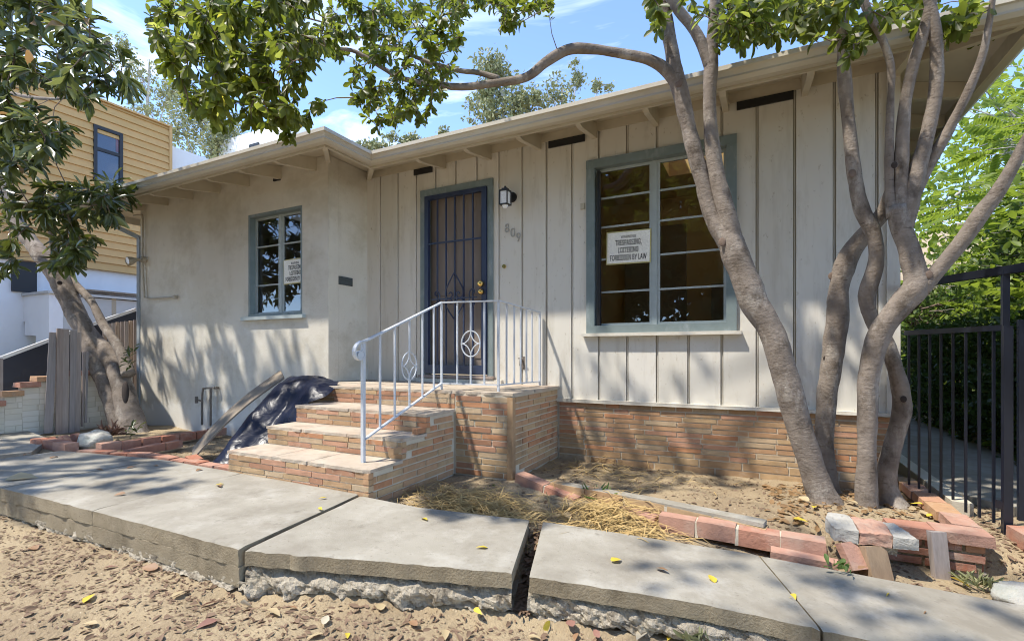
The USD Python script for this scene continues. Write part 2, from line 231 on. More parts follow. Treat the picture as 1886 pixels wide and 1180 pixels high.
LEAFV = [leaf_mat(f'tree_leaf_{i}', c, c, 0.45, 0.5, tuple(min(1, 2.8 * x) for x in c)) for i, c in enumerate(LG)]
LEAFL = leaf_mat('dark_leaf', (0.02, 0.045, 0.014), (0.065, 0.1, 0.026), 0.3, 0.25, (0.15, 0.22, 0.03), 0.6, extra=[(0, (0.065, 0.08, 0.022)), (0.5, (0.125, 0.145, 0.04)), (0.8, (0.19, 0.21, 0.065)), (0.93, (0.27, 0.28, 0.095)), (0.965, (0.25, 0.11, 0.04)), (1, (0.25, 0.11, 0.04))])
LEAFLV = [leaf_mat(f'dark_leaf_{i}', c, c, 0.3, 0.25, tuple(min(1, 2.2 * x) for x in c), 0.6) for i, c in enumerate([(0.065, 0.082, 0.022), (0.105, 0.125, 0.034), (0.155, 0.175, 0.05), (0.22, 0.24, 0.08), (0.085, 0.105, 0.028), (0.25, 0.15, 0.06)])]
FAR1 = leaf_mat('grey_green_leaf', (0.27, 0.27, 0.13), (0.48, 0.455, 0.26), 0.6, 0.25, (0.3, 0.33, 0.16))
FAR2 = leaf_mat('bright_leaf', (0.15, 0.21, 0.03), (0.34, 0.42, 0.07), 0.5, 0.5, (0.68, 0.78, 0.1))
FAR3 = leaf_mat('mid_green_leaf', (0.085, 0.13, 0.03), (0.21, 0.27, 0.065), 0.5, 0.4, (0.42, 0.5, 0.09))
HEDGE = leaf_mat('hedge_leaf', (0.05, 0.085, 0.02), (0.15, 0.2, 0.045), 0.5, 0.3, (0.2, 0.28, 0.04))
REARL = leaf_mat('street_leaf', (0.04, 0.07, 0.02), (0.08, 0.12, 0.035), 0.5, 0.3, (0.2, 0.25, 0.05))
DRY = [leaf_mat(f'dry_leaf_{i}', c, c, 0.6, 0.15, tuple(min(1, 1.5 * x) for x in c)) for i, c in enumerate([(0.55, 0.42, 0.05), (0.26, 0.15, 0.08), (0.42, 0.33, 0.19), (0.16, 0.085, 0.055), (0.5, 0.44, 0.33), (0.25, 0.13, 0.10)])]
LITTER = leaf_mat('leaf_litter', (0.2, 0.13, 0.07), (0.45, 0.36, 0.22), 0.8, 0.1, extra=[(0, (0.17, 0.11, 0.07)), (0.2, (0.36, 0.25, 0.15)), (0.45, (0.52, 0.41, 0.27)), (0.75, (0.62, 0.53, 0.4)), (0.9, (0.6, 0.42, 0.1)), (1, (0.7, 0.65, 0.55))])
STRAW = leaf_mat('straw', (0.42, 0.29, 0.12), (0.58, 0.44, 0.22), 0.8, 0.1)
SOIL = rough_mat('soil', (0.27, 0.205, 0.125), (0.39, 0.31, 0.195), 1.1, 9, 0.98, 1.0, 55, 0.014, [((0.20, 0.145, 0.09), 0.9, 0.45, 0.7, (1, 1, 1), 0.75), ((0.25, 0.19, 0.12), 7, 0.5, 0.66, (1, 1, 1), 0.6), ((0.14, 0.095, 0.06), 38, 0.58, 0.66, (1, 1, 1), 0.75), ((0.56, 0.47, 0.34), 52, 0.6, 0.68, (1, 1, 1), 0.7)])
GRASS = leaf_mat('weed_leaf', (0.08, 0.13, 0.03), (0.2, 0.26, 0.06), 0.5, 0.3)

# ------------------------------------------------------------------ ground
RZ = lambda z: z + EYE                                        # heights were measured relative to the eye
def ground_z(x, y):
    x, y = np.asarray(x, float), np.asarray(y, float); x, y = np.broadcast_arrays(x, y)
    yf = np.interp(x, [-7, -2.36, -1.05, .25, 1.0, 2.4], [1.5, 1.61, 2.1, 2.43, 2.53, 2.7]); yb = np.interp(x, [-7, -2.0, -1.27, -.6, .02, .6, 2.4], [2.6, 2.62, 2.79, 2.98, 3.1, 3.13, 3.25])
    zt = np.interp(x, [-2.4, -1.1, -.3, .25, 1.0, 2.4], [-1.0, -1.055, -1.11, -1.17, -1.21, -1.29])
    zf = zt - np.interp(x, [-2.5, -1.0, .3, 1.5], [.225, .195, .16, .13]); zk = zt - np.interp(x, [-2.6, -2.2, 2], [.075, .10, .055])
    t = np.clip((y - yf) / (yb - yf), 0, 1); z = zf * (1 - t) + (zk) * t - .06 * np.sin(np.pi * t)
    v = np.clip(yf - y, 0, 60); z = z - .05 * np.minimum(v, 8) ** .9 - .03 * np.exp(-((v - .06) / .1) ** 2) * (x > -2.5) * (v > 0)
    w = np.clip((y - yb) / .75, 0, 1); w = w * w * (3 - 2 * w); w2 = np.clip((y - 3.63) / .08, 0, 1); kx = np.clip((x - .3) / .25, 0, 1) * np.clip((1.32 - x) / .12, 0, 1); w = w * (1 - kx) + w2 * kx; z = z * (1 - w) + -1.105 * w
    z = z + .035 * np.exp(-((x - .55) / .55) ** 2 - ((y - 4.2) / .4) ** 2)
    z = np.where(x < -6.6, z + (-1.08 - z) * np.clip((-6.6 - x) / 1.0, 0, 1) * np.clip((y - 1.2) / .8, 0, 1), z)
    rr = np.clip(x - 2.25, 0, 60) * np.clip((y - 2.5) / 3, 0, 1); z = z + np.where(rr < 12, 0.42 * rr, 5.04 + 0.2 * (rr - 12))
    z = z + .16 * np.clip(y - 13, 0, 60) + .10 * np.clip(-x - 16, 0, 60) * np.clip((y - 4) / 8, 0, 1)
    return z + EYE
def axis(lo, hi, step, far):
    a = np.arange(lo, hi + 1e-6, step); out = [a]; s = step; e = hi; b = lo; up = []; dn = []
    while e < far: s *= 1.25; e += s; b -= s; up.append(e); dn.append(b)
    return np.concatenate([dn[::-1], a, up])
gx = axis(-7.0, 2.3, 0.036, 170); gy = axis(-0.6, 5.0, 0.036, 170)
GX, GY = np.meshgrid(gx, gy); GZ = ground_z(GX, GY)
P3 = np.stack([GX, GY, GX * 0], -1); near = np.clip(1 - (np.abs(GX + 2.3) - 5) / 3, 0, 1) * np.clip(1 - (np.abs(GY - 2.2) - 3.2) / 3, 0, 1)
GZ = GZ + near * ((meshkit.fbm(P3 * 2.2, 4, 1) - 0.5) * 0.075 + (meshkit.fbm(P3 * 13, 3, 2) - 0.5) * 0.03) + (1 - near) * (meshkit.fbm(P3 * 0.25, 4, 3) - 0.5) * 0.5
ny, nx = GX.shape; idx = np.arange(nx * ny).reshape(ny, nx)
gf = np.stack([idx[:-1, :-1], idx[:-1, 1:], idx[1:, 1:], idx[1:, :-1]], -1).reshape(-1, 4)
obj('ground', (np.stack([GX, GY, GZ], -1).reshape(-1, 3), gf), SOIL, smooth=True, kind='structure', label='bare sandy soil of the front yard')

# ------------------------------------------------------------------ house
XL, XR, XC = -8.47, 1.0, -4.48; YW, YS = 4.8, 4.15                   # wall ends, inside corner; batten wall and stucco wall planes
EAVE_BOT, EAVE_TOP = RZ(2.07), RZ(2.22); OV = 0.6
house = thing('house', 'single-storey cream house with board siding, stucco wing and brick base', 'house')
# board and groove siding with openings
DOOR = sbox(-3.62, RZ(-0.34), -2.62, RZ(1.93)); WIN = sbox(-1.53, RZ(0.2), -0.14, RZ(1.95))
ZB, ZT = RZ(-0.475), RZ(2.3)
open2 = union_all([DOOR, WIN])
pit = sbox(XC, RZ(-0.36), -1.87, ZT)
whole = union_all([sbox(-1.87, ZB, XR, ZT), pit]).difference(open2)
siding = MB().poly(whole, 'xz', YW + 0.012, 0.12).build('siding', GROOVE, house)
rng = np.random.default_rng(4)
joints = [XC] + [-4.26 + 0.2855 * i for i in range(0, 19)]; joints = [j for j in joints if j < XR - 0.05] + [XR]
for i in range(len(joints) - 1):
    g = 0.012; a = joints[i] + (g if i else 0); b = joints[i + 1] - g
    pc = sbox(a, ZB - 1, b, ZT).intersection(whole)
    dy = rng.uniform(-0.002, 0.002)
    for g1 in getattr(pc, 'geoms', [pc]):
        if g1.area > 1e-4: MB().poly(g1, 'xz', YW - 0.012 + dy, 0.022).build('board', PAINT[rng.integers(3)], siding)
    if i:
        gp_ = sbox(joints[i] - 0.0045, ZB, joints[i] + 0.0045, ZT).intersection(whole)
        for g1 in getattr(gp_, 'geoms', [gp_]): MB().poly(g1, 'xz', YW + 0.002, 0.012).build('batten', PAINT[rng.integers(3)], siding)
MB().box((XR, YW - 0.02, ZB), (XR + 0.025, YW + 0.13, ZT)).box((XR - 0.06, YW - 0.035, ZB), (XR + 0.025, YW - 0.0205, ZT)).build('corner_board', PAINT[1], house)
MB().box((XR - 0.1, YW + 0.14, 0), (XR, 5.15, ZT)).box((XR - .1, 7.1, 0), (XR, 11, ZT)).box((XR - .1, 5.15, 0), (XR, 7.1, RZ(-.2))).box((XR - .1, 5.15, RZ(2.05)), (XR, 7.1, ZT)).build('side_wall', PAINT[0], house)
sg = MB().box((XR - .07, 5.15, RZ(-.2)), (XR - .03, 5.22, RZ(2.05))).box((XR - .07, 7.03, RZ(-.2)), (XR - .03, 7.1, RZ(2.05))).box((XR - .07, 6.09, RZ(-.2)), (XR - .03, 6.16, RZ(2.05))).build('side_door', SASH, house)
for ya_, yb_ in ((5.22, 6.09), (6.16, 7.03)): MB().add([(XR - .05, ya_, RZ(-.2)), (XR - .05, yb_, RZ(-.2)), (XR - .05, yb_, RZ(2.05)), (XR - .05, ya_, RZ(2.05))], [[0, 1, 2, 3]]).build('pane', GLASS, sg)
# sill over the brick base
MB().box((-1.86, YW - 0.055, RZ(-0.505)), (XR + 0.02, YW + 0.1, RZ(-0.474)), 0.004, rng).build('wall_sill', SILL, house)
# stucco wing
WL = sbox(-5.93, RZ(0.47), -4.92, RZ(1.80))
stucco = sbox(XL, RZ(-1.3), XC, RZ(2.33)).difference(WL)
MB().poly(stucco, 'xz', YS, 0.16).build('stucco_wall', STUCCO, house)
MB().box((XC - 0.16, YS + 0.161, RZ(-1.3)), (XC, YW + 0.02, RZ(2.33))).build('return_wall', STUCCO, house)
MB().box((XL, YS + 0.161, RZ(-1.3)), (XL + 0.16, 5.5, RZ(2.33))).box((XL, 6.9, RZ(-1.3)), (XL + 0.16, 11, RZ(2.33))).box((XL, 5.5, RZ(-1.3)), (XL + .16, 6.9, RZ(.2))).box((XL, 5.5, RZ(1.9)), (XL + .16, 6.9, RZ(2.33))).build('end_wall', STUCCO, house)
# rooms behind the windows
SKY_L = []
def room(x0, x1, y0, y1, m, extra=None):
    z0, z1 = RZ(-0.2), RZ(2.2); b = MB()
    for (xa, xb, op) in ((x0 - .08, x0, extra == 'left'), (x1, x1 + .02, extra == 'right')):
        if op: b.box((xa, y0, z0), (xb, 5.15, z1)).box((xa, 7.1, z0), (xb, y1, z1)).box((xa, 5.15, RZ(2.05)), (xb, 7.1, z1))
        else: b.box((xa, y0, z0), (xb, y1, z1))
    b.box((x0 - .08, y1, z0), (x1 + .08, y1 + .08, z1)).box((x0 - .08, y0, z1), (x1 + .08, y1 + .08, z1 + .06))
    sk = (x0 + 1.5, x0 + 2.6) if extra else (x0 + 1.4, x0 + 2.2)
    b.v.pop(); b.f.pop(); b.n -= 8; zc = z1
    for (xa, xb, ya, yb) in ((x0 - .08, sk[0], y0, y1 + .08), (sk[1], x1 + .08, y0, y1 + .08), (sk[0], sk[1], y0, 5.4), (sk[0], sk[1], 6.3, y1 + .08)): b.box((xa, ya, zc), (xb, yb, zc + .06))
    SKY_L.append(sk); zt = EAVE_BOT + .72; b.box((sk[0] - .03, 5.37, zc + .061), (sk[0], 6.33, zt)).box((sk[1], 5.37, zc + .061), (sk[1] + .03, 6.33, zt)).box((sk[0], 5.37, zc + .061), (sk[1], 5.4, zt)).box((sk[0], 6.3, zc + .061), (sk[1], 6.33, zt))
    gl = MB().box((sk[0] - .06, 5.34, zt + .001), (sk[0] + .02, 6.36, zt + .03)).box((sk[1] - .02, 5.34, zt + .001), (sk[1] + .06, 6.36, zt + .03)).box((sk[0] + .02, 5.34, zt + .001), (sk[1] - .02, 5.42, zt + .03)).box((sk[0] + .02, 6.28, zt + .001), (sk[1] - .02, 6.36, zt + .03)).build('skylight', DARKM, house)
    MB().add([(sk[0], 5.4, zt + .015), (sk[1], 5.4, zt + .015), (sk[1], 6.3, zt + .015), (sk[0], 6.3, zt + .015)], [[0, 1, 2, 3]]).build('pane', GLASS, gl)
    r = b.build('room', m, house); MB().box((x0 - .08, y0, z0 - .06), (x1 + .08, y1 + .08, z0 - .001)).build('room_floor', ROOMF, r); return r
r1 = room(-2.45, 0.88, YW + 0.14, 7.2, ROOM, 'right'); r2 = room(-8.2, -4.7, YS + 0.17, 7.6, ROOML)
MB().box((-1.7, 7.12, RZ(-.2)), (-0.85, 7.2, RZ(1.8))).build('inner_door', plain('inner_door', (0.3, 0.21, 0.12), 0.5), r1)
MB().box((-0.5, 6.8, RZ(-.2)), (0.3, 7.18, RZ(0.9))).build('cabinet', plain('cabinet', (0.2, 0.13, 0.07), 0.5), r1)
MB().box((-7.6, 7.5, RZ(-.2)), (-6.8, 7.59, RZ(1.75))).build('inner_door', plain('inner_door_white', (0.7, 0.7, 0.68), 0.5), r2)
# right window (centre slider with stacked panes)
def window(x0, x1, z0, z1, y, casing, split, bars, m_case, inset=0.02, left_dark=True):
    w = MB(); c = casing
    if c:
        w.box((x0, y - 0.04, z0), (x0 + c, y + 0.1, z1)).box((x1 - c, y - 0.04, z0), (x1, y + 0.1, z1)).box((x0 - 0.0, y - 0.045, z1 - c), (x1, y + 0.1, z1 + 0.001)).box((x0, y - 0.041, z0), (x1, y + 0.1, z0 + 0.075))
    else:
        w.box((x0, y, z0), (x0 + .035, y + 0.15, z1)).box((x1 - .035, y, z0), (x1, y + 0.15, z1)).box((x0 + .035, y, z1 - .035), (x1 - .035, y + 0.15, z1)).box((x0 + .035, y, z0), (x1 - .035, y + 0.15, z0 + .035))
    f = w.build('window', m_case, house)
    ix0, ix1, iz0, iz1 = (x0 + c, x1 - c, z0 + 0.075, z1 - c) if c else (x0 + .035, x1 - .035, z0 + .035, z1 - .035)
    yy = y + inset; sx = split
    MB().bar((sx, yy, iz0), (sx, yy, iz1), 0.045, 0.045).build('mullion', SASH, f)
    s = 0.026
    for a, b in ((ix0, sx - .0226), (sx + .0226, ix1)):
        MB().box((a, yy - .014, iz0), (a + s, yy + .018, iz1)).box((b - s, yy - .014, iz0), (b, yy + .018, iz1)).box((a + s, yy - .013, iz0), (b - s, yy + .017, iz0 + s)).box((a + s, yy - .013, iz1 - s), (b - s, yy + .017, iz1)).build('sash', SASH, f)
        zs = [iz0 + s] + [iz0 + (iz1 - iz0) * t for t in bars] + [iz1 - s]
        for t in zs[1:-1]: MB().box((a + s, yy - .011, t - .009), (b - s, yy + .013, t + .009)).build('muntin', SASH, f)
        for q in range(len(zs) - 1):
            tilt = rng.uniform(-0.003, 0.003, 4)
            pa = [(a + s, yy + tilt[0], zs[q]), (b - s, yy + tilt[1], zs[q]), (b - s, yy + tilt[2], zs[q + 1]), (a + s, yy + tilt[3], zs[q + 1])]
            MB().add(pa, [[0, 1, 2, 3]]).build('pane', GLASS, f)
    return f
w1 = window(-1.53, -0.14, RZ(0.2), RZ(1.95), YW, 0.085, -0.865, (0.215, 0.425, 0.63, 0.815), TRIM, 0.05)
MB().box((-1.57, YW - 0.075, RZ(0.168)), (-0.10, YW - 0.013, RZ(0.199))).build('sill', SILL, w1)
MB().box((-1.42, YW - 0.02, RZ(0.28)), (-1.395, YW + 0.035, RZ(1.84))).build('side_strip', DARKM, w1)
w2 = window(-5.93, -4.92, RZ(0.47), RZ(1.80), YS + 0.005, 0, -5.40, (0.3, 0.7), TRIM, 0.09)
MB().box((-6.01, YS - 0.05, RZ(0.425)), (-4.86, YS + 0.1, RZ(0.468))).build('sill', SASH, w2)
# front door: wooden door, jamb, and iron security door
dz0, dz1 = RZ(-0.26), RZ(1.93)
fd = MB().box((-3.52, YW + 0.06, dz0 + .01), (-2.72, YW + 0.1, dz1 - .06)).build('front_door', DOORW, house)
for (a, b, c, d) in ((-3.42, -3.16, .2, .75), (-3.08, -2.82, .2, .75), (-3.42, -3.16, .95, 1.9), (-3.08, -2.82, .95, 1.9)):
    MB().box((a, YW + .052, dz0 + c), (b, YW + .059, dz0 + d)).build('panel', DOORW, fd)
MB().box((-3.62, YW - .03, dz0 - .08), (-3.55, YW + .11, dz1)).box((-2.69, YW - .03, dz0 - .08), (-2.62, YW + .11, dz1)).box((-3.62, YW - .032, dz1 - .05), (-2.62, YW + .11, dz1 + .03)).build('door_frame', TRIM, house)
MB().box((-3.62, YW - .07, dz0 - .03), (-2.60, YW + .1, dz0 + .0)).box((-3.62, YW - .02, RZ(-.341)), (-2.62, YW + .1, dz0 - .031)).build('threshold', WOODS[1], house)
MB().box((-3.66, YW - .06, RZ(-.341)), (-2.5, YW - .0125, RZ(-.3))).build('threshold_strip', SILL, house)
sx0, sx1 = -3.545, -2.695; sy = YW - 0.03
sd = MB().box((sx0, sy - .02, dz0 + .02), (sx0 + .055, sy + .02, dz1 - .055)).box((sx1 - .06, sy - .02, dz0 + .02), (sx1, sy + .02, dz1 - .055)).box((sx0 + .055, sy - .019, dz1 - .105), (sx1 - .06, sy + .019, dz1 - .055)).box((sx0 + .055, sy - .019, dz0 + .02), (sx1 - .06, sy + .019, dz0 + .12)).build('security_door', BLUE, house)
bx = np.linspace(sx0 + .055, sx1 - .06, 7)[1:-1]
for x in bx: MB().bar((x, sy, dz0 + .12), (x, sy, dz1 - .105), .016).build('bar', BLUE, sd)
MB().bar((sx0 + .05, sy - .012, RZ(1.30)), (sx1 - .05, sy - .012, RZ(1.30)), .012, .02).build('crossbar', BLUE, sd)
MB().bar((sx0 + .1, sy - .014, RZ(0.635)), (sx1 - .12, sy - .014, RZ(0.635)), .009, .014).build('scroll_bar', BLUE, sd)
cxs = (sx0 + sx1) / 2; cz = RZ(0.635)
def scroll(mir, up):
    """heart half with a curled end"""
    t = np.linspace(0, 1, 16); pts = []
    top = [(0, .30), (.035, .25), (.08, .175), (.117, .1), (.118, .035), (.08, .004), (.036, .02), (.03, .058), (.056, .074), (.074, .052)]
    if not up: top = [(x, -z * .8) for x, z in top]
    return np.array([(cxs + mir * x, sy - .016, cz + z) for x, z in top])
for mir in (-1, 1):
    for up in (True, False):
        q = np.hstack([scroll(mir, up), np.full((10, 1), .0085)]); q = smooth_path(q, .012); MB().tube(q[:, :3], q[:, 3], 6).build('scroll', BLUE, sd)
        s = [(.21, 0), (.205, .03), (.215, .075), (.245, .095), (.27, .08), (.268, .05), (.25, .045)]
        q = np.array([(cxs + mir * x, sy - .016, cz + (z if up else -z), .0085) for x, z in s]); q = smooth_path(q, .012); MB().tube(q[:, :3], q[:, 3], 6).build('scroll', BLUE, sd)
for zz in (RZ(.78), RZ(.69)):
    m = trimesh.creation.icosphere(2, .036 if zz > RZ(.75) else .028); m.apply_scale((1, .8, 1)); m.apply_translation((sx1 - .055, sy - .055, zz))
    MB().tm(m).tube([(sx1 - .055, sy - .02, zz), (sx1 - .055, sy - .05, zz)], .03, 12).build('knob', BRASS, sd, True)
# gutters, fascia, roof
def gutter_run(pts, miter):
    prof = [(0, 0), (0, .13), (-.006, .13), (-.006, .004), (-.05, .004), (-.075, .03), (-.072, .05), (-.095, .085), (-.118, .095), (-.118, .13), (-.126, .135), (-.126, .088), (-.104, .08), (-.082, .045), (-.085, .028), (-.056, -.004)]
    return prof
prof = [(0, 0), (0.006, .12), (-.012, .125), (-.10, .125), (-.10, .143), (-.124, .143), (-.124, .096), (-.108, .088), (-.086, .05), (-.09, .028), (-.058, 0)]
prof = [(o_, .036 + z_p * .75) for o_, z_p in prof]
eave = [(1.6, 11.2), (1.6, 4.2), (-3.88, 4.2), (-3.88, 3.55), (-9.05, 3.55), (-9.05, 11.2)]       # line of the fascia
E = np.array(eave, float); n = len(E); ring = []
for i in range(n):
    d0 = E[i] - E[i - 1] if i else E[1] - E[0]; d1 = E[i + 1] - E[i] if i < n - 1 else d0
    d0, d1 = d0 / np.linalg.norm(d0), d1 / np.linalg.norm(d1)
    n0, n1 = V(d0[1], -d0[0]), V(d1[1], -d1[0])            # inward normals
    b = n0 + n1; b = b / (b @ n0); ring.append(b)
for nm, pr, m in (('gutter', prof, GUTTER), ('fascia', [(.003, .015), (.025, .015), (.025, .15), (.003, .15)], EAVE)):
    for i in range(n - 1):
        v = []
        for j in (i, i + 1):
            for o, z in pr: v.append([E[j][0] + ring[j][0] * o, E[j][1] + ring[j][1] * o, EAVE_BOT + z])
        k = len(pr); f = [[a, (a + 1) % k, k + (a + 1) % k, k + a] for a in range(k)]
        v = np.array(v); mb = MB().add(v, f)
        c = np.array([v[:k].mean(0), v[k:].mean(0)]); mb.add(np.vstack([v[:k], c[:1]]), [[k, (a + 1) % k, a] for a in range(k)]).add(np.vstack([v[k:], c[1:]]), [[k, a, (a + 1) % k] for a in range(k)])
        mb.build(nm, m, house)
def roof_z(x, y):
    a = np.minimum(np.minimum(x + 9.05, 1.6 - x), np.minimum(y - 4.2, 11.2 - y)); b = np.minimum(np.minimum(x + 9.05, -3.88 - x), np.minimum(y - 3.55, 11.2 - y))
    return np.maximum(a, b)
rx = np.unique(np.r_[np.linspace(-9.05, -3.88, 48), np.linspace(-3.88, 1.6, 50)]); ry = np.unique(np.r_[3.55, np.linspace(3.55, 4.2, 8), np.linspace(4.2, 11.2, 60)])
RX, RY = np.meshgrid(rx, ry); H = roof_z(RX, RY); ok = H > -1e-6
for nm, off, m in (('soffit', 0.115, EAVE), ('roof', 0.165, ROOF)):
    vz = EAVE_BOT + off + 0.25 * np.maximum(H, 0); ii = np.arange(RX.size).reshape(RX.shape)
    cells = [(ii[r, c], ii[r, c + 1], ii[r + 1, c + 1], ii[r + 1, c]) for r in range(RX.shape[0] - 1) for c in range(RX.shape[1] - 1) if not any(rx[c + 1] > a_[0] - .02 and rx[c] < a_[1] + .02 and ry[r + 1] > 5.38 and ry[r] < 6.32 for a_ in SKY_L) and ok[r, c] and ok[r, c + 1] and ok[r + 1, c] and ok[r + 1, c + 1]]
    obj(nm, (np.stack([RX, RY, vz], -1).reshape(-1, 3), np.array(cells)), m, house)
def rafter(p, inward, L=0.9):
    """rafter tail: tapered plank under the sloping soffit, from the fascia inwards; p on the fascia line"""
    u = V(*inward, 0); s = V(-u[1], u[0], 0) * .025; p = V(*p, EAVE_BOT)
    prof = [(0.03, .112 + .03 * .25), (L, .112 + L * .25), (L, .112 + L * .25 - .18), (.12, .02), (.03, .03)]
    v = [p + u * a + V(0, 0, z) + k * s for k in (-1, 1) for a, z in prof]
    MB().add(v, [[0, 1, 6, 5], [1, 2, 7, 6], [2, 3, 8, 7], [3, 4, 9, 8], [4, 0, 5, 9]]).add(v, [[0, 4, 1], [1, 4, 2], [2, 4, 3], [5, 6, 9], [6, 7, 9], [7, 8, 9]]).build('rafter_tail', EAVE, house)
raf = [-3.89 + .61 * i for i in range(9)]
for x in raf[1:]: rafter((x, 4.2), (0, 1))
for i in range(7): rafter((-4.70 - .61 * i, 3.55), (0, 1))
for y in np.arange(5.2, 10.5, .61): rafter((1.6, y), (-1, 0)); rafter((-9.05, y - .5), (1, 0))
q = 1 / math.sqrt(2)
for p, d in (((-3.88, 3.55), (-q, q)), ((1.6, 4.2), (-q, q)), ((-9.05, 3.55), (q, q))): rafter(p, d, 1.25)
rafter((-3.88 + .02, 4.2 - .0), (-q, q), 1.1)
# dark vents in the blocking between rafters
for a, b in ((-3.72, -3.45), (-1.95, -1.55), (-0.14, 0.30)):
    MB().box((a, YW - .03, RZ(2.165)), (b, YW - .0125, RZ(2.235))).build('eave_vent', DARKM, house)
for a, b in ((-5.42, -5.3),): MB().box((a, YS - .02, RZ(2.16)), (b, YS - .001, RZ(2.22))).build('eave_vent', DARKM, house)
MB().box((XC, YW - .02, RZ(2.24)), (XR, YW - .0125, RZ(2.36))).build('blocking', EAVE, house)
for y0, y1 in ((5.4, 5.9), (6.1, 6.7)): MB().box((XR + .001, y0, RZ(2.1)), (XR + .02, y1, RZ(2.2))).build('eave_vent', DARKM, house)
# brick base of the batten wall
def brick_face(parent, a, b, nrm, z0, pitch, count, L, mats, rng, gap=.011, depth=.05, proud=.006, z_end=None, name='brick', limit=None):
    a, b, nrm = V(*a), V(*b), V(*nrm); u = b - a; W = np.linalg.norm(u); u /= W; out = 0
    for k in range(count):
        z = z0 + k * pitch; s = -rng.uniform(0.1, 0.9) * L if k % 2 else -0.02; 
        while s < W - .01:
            ln = L * rng.choice([1, 1, 1, .75, .5], p=[.5, .2, .1, .12, .08]); s0, s1 = max(s, 0), min(s + ln, W); s += ln
            if s1 - s0 < .03: continue
            if limit and not limit((s0 + s1) / 2, z): continue
            s0 += gap / 2; s1 -= gap / 2 if s1 < W - .001 else 0
            c = a + u * (s0 + s1) / 2 + nrm * (proud - depth / 2 + rng.uniform(-.0025, .003)); c3 = V(*c, z + pitch / 2)
            MB().obox(c3, V(*u, 0) * (s1 - s0) / 2, V(*nrm, 0) * depth / 2, V(0, 0, (pitch - gap) / 2), .0018, rng).build(name, mats[rng.choice(len(mats))], parent); out += 1
    return out
base = MB().box((-1.84, YW - .02, RZ(-1.3)), (XR, YW + .12, RZ(-.506))).build('brick_base', MORTAR, house)
WARM = [BRICKS[i] for i in (1, 2, 4, 1, 6, 5, 0)]
brick_face(base, (-1.83, YW - .02), (XR, YW - .02), (0, -1), RZ(-.975), .047, 10, .30, WARM, rng)
brick_face(base, (-1.83, YW - .02), (XR, YW - .02), (0, -1), RZ(-1.115), .07, 2, .36, [BRICKS[2], BRICKS[4], BRICKS[6]], rng, gap=.013)
MB().box((XR - .02, YW + .121, RZ(-1.3)), (XR + .01, 11, RZ(-.5))).build('brick_side', BRICKS[2], house)
# fittings on the walls
pl = MB(); lx, lz = -2.40, RZ(1.69); ly = YW - .15; pl.tube([(lx + .02, YW - .012, lz + .02), (lx + .02, YW - .035, lz + .02)], .055, 16).bar((lx + .02, YW - .03, lz + .05), (lx, ly, lz + .075), .018)
pl.box((lx - .05, ly - .05, lz + .045), (lx + .05, ly + .05, lz + .06)).box((lx - .03, ly - .03, lz + .06), (lx + .03, ly + .03, lz + .08)).tube([(lx, ly, lz + .08), (lx, ly, lz + .105)], .012, 8).box((lx - .05, ly - .05, lz - .10), (lx + .05, ly + .05, lz - .09))
for i in (-1, 1):
    for j in (-1, 1): pl.bar((lx + i * .046, ly + j * .046, lz - .09), (lx + i * .046, ly + j * .046, lz + .045), .011)
po = pl.build('porch_light', DARKM, house); MB().box((lx - .04, ly - .04, lz - .089), (lx + .04, ly + .04, lz + .044)).tube([(lx, ly, lz - .101), (lx, ly, lz - .13)], [.035, .02], 10).build('lamp_glass', LAMPGLASS, po)
for i, ch in enumerate('809'):
    m = meshkit.text_mesh(ch, .095, .008, False); v = m.vertices * (0.8, 1, 1); p = onY(930 + 10.5 * i, 429 + 8.4 * i, YW)
    MB().add(np.stack([p[0] + v[:, 0], YW - .0125 - v[:, 2], p[2] - .0 + v[:, 1]], 1), m.faces[:, ::-1] if False else m.faces).build('house_number', NUMB, house)
p = onX(636, 518, XC); MB().box((XC, p[1] - .11, p[2] - .05), (XC + .012, p[1] + .11, p[2] + .05)).box((XC + .012, p[1] - .1, p[2] + .015), (XC + .018, p[1] + .1, p[2] + .04)).build('mail_slot', SLOT, house)
p = onY(1074, 381, YW); MB().box((p[0] - .02, YW - .03, p[2] - .03), (p[0] + .02, YW - .0125, p[2] + .03)).build('doorbell', GROOVE, house)
p = onY(930, 491, YW); MB().tube([(p[0], YW - .012, p[2]), (p[0], YW - .03, p[2])], .022, 12).build('bell_button', BRASS, house)
p = onY(963, 668, YW); MB().tube([p + V(0, -.012, .03), p + V(0, -.06, .03), p + V(0, -.07, -.03)], .012, 8).tube([p + V(-.03, -.06, .05), p + V(.03, -.06, .05)], .007, 6).box(p + V(-.03, -.014, -.07), p + V(.03, -.0125, .07)).build('hose_bib', PIPE, house)
# conduit, flood lights, downspout, stand pipe on the stucco wall
cp = [onY(246, 397, YS - .03), onY(258, 396, YS - .03), onY(263, 402, YS - .03), onY(263, 470, YS - .03), onY(266, 538, YS - .03), onY(272, 549, YS - .03), onY(322, 547, YS - .03)]
MB().tube(smooth_path([[*c, .012] for c in cp], .03)[:, :3], .012, 8).build('conduit', CONDUIT, house); MB().box(cp[-1] - .02, cp[-1] + .025).build('conduit_box', CONDUIT, house)
p = onY(263, 478, YS - .04); fl = MB().tube([p + V(0, .04, 0), p + V(0, -.02, 0)], .045, 14).build('flood_light', CONDUIT, house)
for dx, dy in ((-.16, -.08), (-.02, -.14)):
    a = p + V(dx * .35, -.03, 0); b = p + V(dx, dy, -.03); dd = (b - a) / np.linalg.norm(b - a)
    MB().tube([a, a + dd * .05, b, b + dd * .05], [.018, .025, .05, .056], 14).build('lamp_head', CONDUIT, fl, 40); MB().tube([b + dd * .0505, b + dd * .053], .05, 14).build('lens', LAMPGLASS, fl)
dsx = XL - .05
